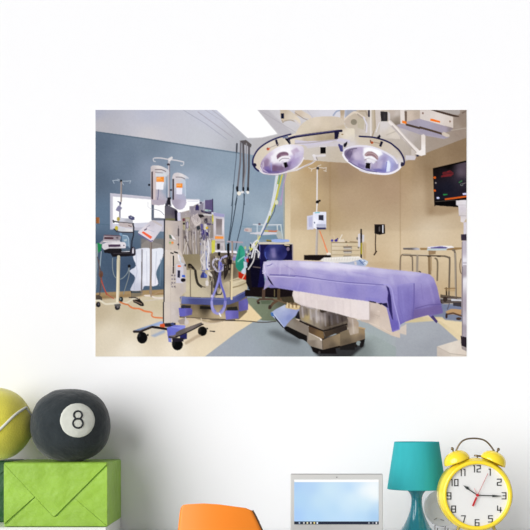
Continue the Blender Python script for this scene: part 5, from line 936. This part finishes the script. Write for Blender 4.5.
bm = nb(); lathe(bm, [(0, 0), (.0018, 0), (.0018, .001), (0, .001)], Matrix.Translation(at(336.8, 477.2, LD-.001)) @ Matrix.Rotation(math.pi/2, 4, 'X'), 16); obj('webcam', bm, M_key, lap)
obj('top_trim', box(nb(), L0.x+.002, L1.x-.002, LD-.0006, LD+.006, L0.z-.0002, L0.z+.0016), M_aluback, lap)
obj('keyboard_base', box(nb(), L0.x, L1.x, LD-.225, LD+.002, DT, DT+.014), M_alu, lap, bevel=.003)
bm = nb()
for r in range(5):
    for c in range(14):
        x = L0.x+.022+c*(L1.x-L0.x-.044)/14; y = LD-.03-r*.019; box(bm, x, x+.0175, y-.015, y, DT+.014, DT+.0155)
kb = obj('keyboard', bm, M_key, lap)
bm = nb(); tube(bm, [(L0.x+.03, LD+.004, DT+.014), (L1.x-.03, LD+.004, DT+.014)], .006, 12); obj('hinge', bm, M_aluback, lap)

# ---- teal lamp
M_sh = mat('turquoise_shade_fabric', (50,166,172), .75, spec=.2, noise=.03, nscale=50, stretch=(1, 1, .1), bump=.08, bscale=260)
M_base = mat('glossy_teal_ceramic', (4,128,146), .12, spec=.6, coat=.6)
M_brass = mat('antique_brass', (128,112,88), .3, metal=.85)
LY = -.30; pk = K(FAR+LY); lc_ = at(416.6, 441.6, LY)
lamp = thing('table_lamp', 'teal table lamp with a turquoise drum shade and glossy base', 'lamp', (lc_.x, LY, DT))
zt, zb = EYE-17.7*pk, EYE-65.0*pk; rt, rb = 22.2*pk, 29.2*pk
bm = nb(); ML = Matrix.Translation((lc_.x, LY, 0))
lathe(bm, [(rt-.002, zt-.001), (rt, zt), (rt+.0006, zt-.004), (rb, zb+.003), (rb-.0006, zb), (rb-.0025, zb+.001), (rt-.0025, zt-.003), (rt-.002, zt-.001)], ML, 96)
obj('lamp_shade', bm, M_sh, lamp, smooth=True)
prof = [(0, DT+.001), (.070, DT), (.076, DT+.004)]
for py, hw in ((536,22),(533,18.9),(530,15.9),(526,13.0),(522,11.0),(518,9.2),(514,7.7),(510,6.5),(506,5.75),(502,5.4),(498,5.45),(495,6.1),(492.5,7.6),(490.5,9.2),(489.0,9.6)): prof.append((hw*pk, EYE+(424-py)*pk))
prof[3] = (.0795, EYE+(424-535.5)*pk); prof.append((0, EYE+(424-488.6)*pk))
bm = nb(); lathe(bm, prof, ML, 96); ob = obj('lamp_base', bm, M_base, lamp, smooth=True)
bm = nb(); tube(bm, [(lc_.x, LY, EYE-65*pk), (lc_.x, LY, zt-.02)], .006, 12); lathe(bm, [(0, zt-.03), (.014, zt-.03), (.024, zt-.06), (.030, zt-.085), (.022, zt-.115), (.012, zt-.13), (.012, zt-.15), (0, zt-.15)], ML, 24); obj('bulb_stem', bm, mat('white_bulb', (240,238,230), .3), lamp, smooth=True)
bm = nb()
for q in (0, 2.094, 4.189): tube(bm, [(lc_.x, LY, zt-.012), (lc_.x+(rt-.002)*math.cos(q), LY+(rt-.002)*math.sin(q), zt-.008)], .0015, 8)
obj('shade_fitter', bm, M_brass, lamp)

# ---- alarm clock
M_y = mat('glossy_yellow_enamel', (252,222,48), .22, spec=.5, coat=.5)
M_face = mat('white_clock_face', (226,226,224), .7, noise=.01)
M_num = mat('black_numerals', (44,44,44), .6)
M_hand = mat('dark_grey_hand', (58,64,62), .4)
M_red = mat('red_hand', (190,32,40), .4); M_pink = mat('pink_alarm_hand', (226,170,170), .5)
M_steel = mat('chrome_foot', (200,200,200), .2, metal=.8)
KY = -.50; kk = K(FAR+KY); cc = at(477.3, 495.2, KY)
def cp(px, py, y=KY): p = at(px, py, KY); return Vector((p.x, y, p.z))
clock = thing('alarm_clock', 'yellow twin-bell alarm clock with a white face showing quarter past ten', 'alarm clock', (cc.x, KY+.05, DT))
RO = 34.9*kk; RI = 31.0*kk; MC = Matrix.Translation(cc) @ Matrix.Rotation(math.pi/2, 4, 'X')    # local +z looks towards the viewer
bm = nb(); DP = .098
lathe(bm, [(RI, -.006), (RI, .004), (RI+.003, .007), (RO-.003, .006), (RO, .001), (RO-.0005, -.006), (RO+.0055, -.014), (RO+.0075, -.03), (RO+.0075, -DP+.022), (RO+.001, -DP+.006), (RO-.012, -DP), (0, -DP)], MC, 128)
obj('clock_case', bm, M_y, clock, smooth=True)
bm = nb(); lathe(bm, [(0, -.005), (RI+.001, -.005), (RI+.001, -.007), (0, -.007)], MC, 96); face = obj('clock_face', bm, M_face, clock)
W_, H_ = 1.9, 3.1                               # half width, half height of a squared numeral in photo pixels
G = {'0': [[(-1,-1),(1,-1),(1,1),(-1,1),(-1,-1)]], '1': [[(-.35,-1),(.25,-1),(.25,1)]], '2': [[(-1,-1),(1,-1),(1,-.1),(-1,.15),(-1,1),(1,1)]], '3': [[(-1,-1),(1,-1),(1,1),(-1,1)],[(-.5,0),(1,0)]],
     '4': [[(-1,-1),(-1,.35),(1,.35)],[(.55,-.5),(.55,1)]], '5': [[(1,-1),(-1,-1),(-1,-.1),(1,-.1),(1,1),(-1,1)]], '6': [[(1,-1),(-1,-1),(-1,1),(1,1),(1,0),(-1,0)]], '7': [[(-1,-1),(1,-1),(.1,1)]],
     '8': [[(-1,-1),(1,-1),(1,1),(-1,1),(-1,-1)],[(-1,0),(1,0)]], '9': [[(1,0),(-1,0),(-1,-1),(1,-1),(1,1),(-1,1)]]}
def stroke(bm, a, b, w, y0, y1, ext=True):
    d = Vector((b[0]-a[0], b[1]-a[1])); 
    if d.length < 1e-6: return
    d.normalize(); n_ = Vector((-d.y, d.x))*w; e = d*(w if ext else 0); A = Vector(a)-e; B = Vector(b)+e
    prism(bm, [((p.x-265)*kk, EYE+(424-p.y)*kk) for p in (A+n_, B+n_, B-n_, A-n_)], y0, y1)
for txt, x, y in (('12',476.6,468.9),('1',490,472.3),('2',499.5,482.3),('3',504.3,495.9),('4',499.7,509.2),('5',490.7,519),('6',477.3,522.9),('7',463.6,519),('8',453.8,509.2),('9',449.2,496),('10',454.2,482.7),('11',462.9,472.6)):
    bm = nb(); n_ = len(txt)
    for q, ch in enumerate(txt):
        ox = x+(q-(n_-1)/2)*(4.6 if txt != '11' else 3.6)*(1 if n_ == 1 or txt == '11' else 1); hw = W_*(.86 if n_ == 2 else 1)
        for ln in G[ch]:
            for a, b in zip(ln, ln[1:]): stroke(bm, (ox+a[0]*hw, y+a[1]*H_), (ox+b[0]*hw, y+b[1]*H_), .46, KY+.0035, KY+.0052)
    obj('numeral', bm, M_num, clock)
bm = nb(); c2 = (477.3, 495.2)
stroke(bm, c2, (467.5, 488.6), .5, KY-.001, KY+.0002, False)
prism(bm, [((px-265)*kk, EYE+(424-py)*kk) for px, py in ((463.2,485.4),(468.2,486.7),(469.4,489.9),(466.6,489.3))], KY-.001, KY+.0002); obj('hour_hand', bm, M_hand, clock)
bm = nb(); stroke(bm, c2, (494, 495.8), .5, KY-.0024, KY-.0013, False)
prism(bm, [((px-265)*kk, EYE+(424-py)*kk) for px, py in ((492.2,494.7),(495.5,495.1),(502.8,496.0),(495.5,496.8),(492.2,497.2))], KY-.0024, KY-.0013); obj('minute_hand', bm, M_hand, clock)
bm = nb(); stroke(bm, c2, (487.8, 473.2), .2, KY-.0036, KY-.0028, False); stroke(bm, (476, 498), (472.9, 505.2), .95, KY-.0038, KY-.0028, True)
lathe(bm, [(0, .0042), (1.5*kk, .0042), (1.5*kk, .0005), (0, .0005)], MC, 24); obj('second_hand', bm, M_red, clock)
bm = nb(); stroke(bm, c2, (474.3, 488.4), .28, KY+.0006, KY+.0014, False); obj('alarm_hand', bm, M_pink, clock)
BY = KY+.045; bk = K(FAR+BY)
def bell(px, py, tilt):
    c = at(px, py, BY); Mb = Matrix.Translation(c) @ Matrix.Rotation(tilt, 4, 'Y'); r = 13.3*bk; bm = nb()
    pr = [(r-.002, -.001), (r, 0)]+[(r*math.cos(t)**.85 if t < 1.5 else 0, r*.83*math.sin(t)) for t in [math.pi/2*k/14 for k in range(1, 14)]]+[(0, r*.83)]
    lathe(bm, pr+[], Mb, 64); lathe(bm, [(r-.002, -.001), (r*.9, r*.25), (r*.55, r*.6), (0, r*.72)], Mb, 64)
    o = obj('bell', bm, M_y, clock, smooth=True)
    bm = nb(); tube(bm, [Mb @ Vector((0, 0, -.016)), Mb @ Vector((0, 0, r*.83+.008))], .0028, 10)
    lathe(bm, [(0, r*.83+.004), (.005, r*.83+.007), (.0055, r*.83+.011), (.003, r*.83+.015), (0, r*.83+.016)], Mb, 20); obj('bell_post', bm, M_brass, clock, smooth=True)
bell(457.3, 461.6, -.37); bell(492.6, 462.0, .43)
def h3(px, py): return at(px, py, BY)
bm = nb(); tube(bm, spl([h3(454.8,452.5), h3(456.6,449.5), h3(458.8,445.2), h3(462.3,441.2), h3(467.5,438.9), h3(475.5,438.4), h3(483,439.7), h3(487.6,442.6), h3(491,446.5), h3(494.2,451), h3(495.4,453)], 6), .0030, 10); obj('carrying_handle', bm, M_brass, clock, smooth=True)
bm = nb(); tube(bm, [h3(477.5,461), h3(477.3,456)], .0025, 8); tube(bm, [h3(474.2,455.4), h3(480.6,456.1)], [.0032, .0036], 10); obj('hammer', bm, M_brass, clock, smooth=True)
for sx in (-1, 1):
    bm = nb(); p = Vector((cc.x+sx*.058, KY+.022, cc.z-.104)); tube(bm, [p, p+Vector((sx*.024, -.012, -(p.z-DT)+.004)), p+Vector((sx*.0245, -.0125, -(p.z-DT)))], [.0062, .0052, .0068], 14); obj('foot', bm, M_steel, clock, smooth=True)
bm = nb(); tube(bm, [(cc.x, KY+.09, cc.z-.11), (cc.x, KY+.10, DT)], .005, 10); obj('foot', bm, M_steel, clock, smooth=True)

# ---- small pale dish standing between the lamp and the clock
M_dish = mat('pale_grey_enamel', (222,223,228), .35, spec=.4)
DY = -.12; dk = K(FAR+DY); dc = at(441.5, 508.0, DY); dr = 18.3*dk
dish = thing('display_plate', 'small round pale grey plate standing upright between the teal lamp and the clock', 'plate', (dc.x, DY, DT))
bm = nb(); lathe(bm, [(0, .002), (dr*.55, .002), (dr*.62, .004), (dr*.95, .010), (dr, .009), (dr*.97, .004), (dr*.6, -.003), (0, -.003)], Matrix.Translation(dc) @ Matrix.Rotation(math.pi/2-.12, 4, 'X'), 72); obj('plate_body', bm, M_dish, dish, smooth=True)
bm = nb(); tube(bm, spl([at(432,524,DY-.012), at(433.5,520.5,DY-.012), at(437,518,DY-.012)], 6), .0011, 8); tube(bm, [at(440.5,519.5,DY-.012), at(444,520.5,DY-.012)], .0013, 8); tube(bm, [at(440,526,DY-.012), at(444,526.6,DY-.012)], .0013, 8); obj('plate_marking', bm, mat('grey_glaze_line', (120,120,120), .5), dish, smooth=True)
bm = nb(); zl = dc.z-dr*.92
for sx in (-1, 1): tube(bm, [(dc.x+sx*.02, DY-.03, DT+.003), (dc.x+sx*.02, DY-.028, DT+.02), (dc.x+sx*.02, DY-.002, DT+.006), (dc.x+sx*.02, DY+.035, DT+.003), (dc.x+sx*.02, DY+.020, DT+.07)], .0025, 8)
tube(bm, [(dc.x-.02, DY+.035, DT+.003), (dc.x+.02, DY+.035, DT+.003)], .0025, 8); obj('wire_stand', bm, M_steel, dish, smooth=True)

# ---------------------------------------------------------------- light
w = bpy.data.worlds.new('World'); sc.world = w; w.use_nodes = True
bg = w.node_tree.nodes['Background']; bg.inputs['Color'].default_value = (.985, .99, 1, 1); bg.inputs['Strength'].default_value = AMB
sd = bpy.data.lights.new('daylight', 'SUN'); sd.energy = SUN; sd.angle = math.radians(SANG); sd.color = (1, .998, 1)
so = bpy.data.objects.new('daylight', sd); COL.objects.link(so); so.location = (-3, -3, 2.5)
so.rotation_euler = Vector(SDIR).to_track_quat('-Z', 'Y').to_euler()
# ---------------------------------------------------------------- camera
cd = bpy.data.cameras.new('camera'); cam = bpy.data.objects.new('camera', cd); COL.objects.link(cam)
cam.location = (0, -FAR, EYE); cam.rotation_euler = (math.pi/2, 0, 0)
cd.sensor_width = 36; cd.lens = 36*(FAR/UNIT)/530          # 1 px on the wall is UNIT metres
cd.shift_y = (424-265)/530; cd.clip_start = .05
sc.camera = cam
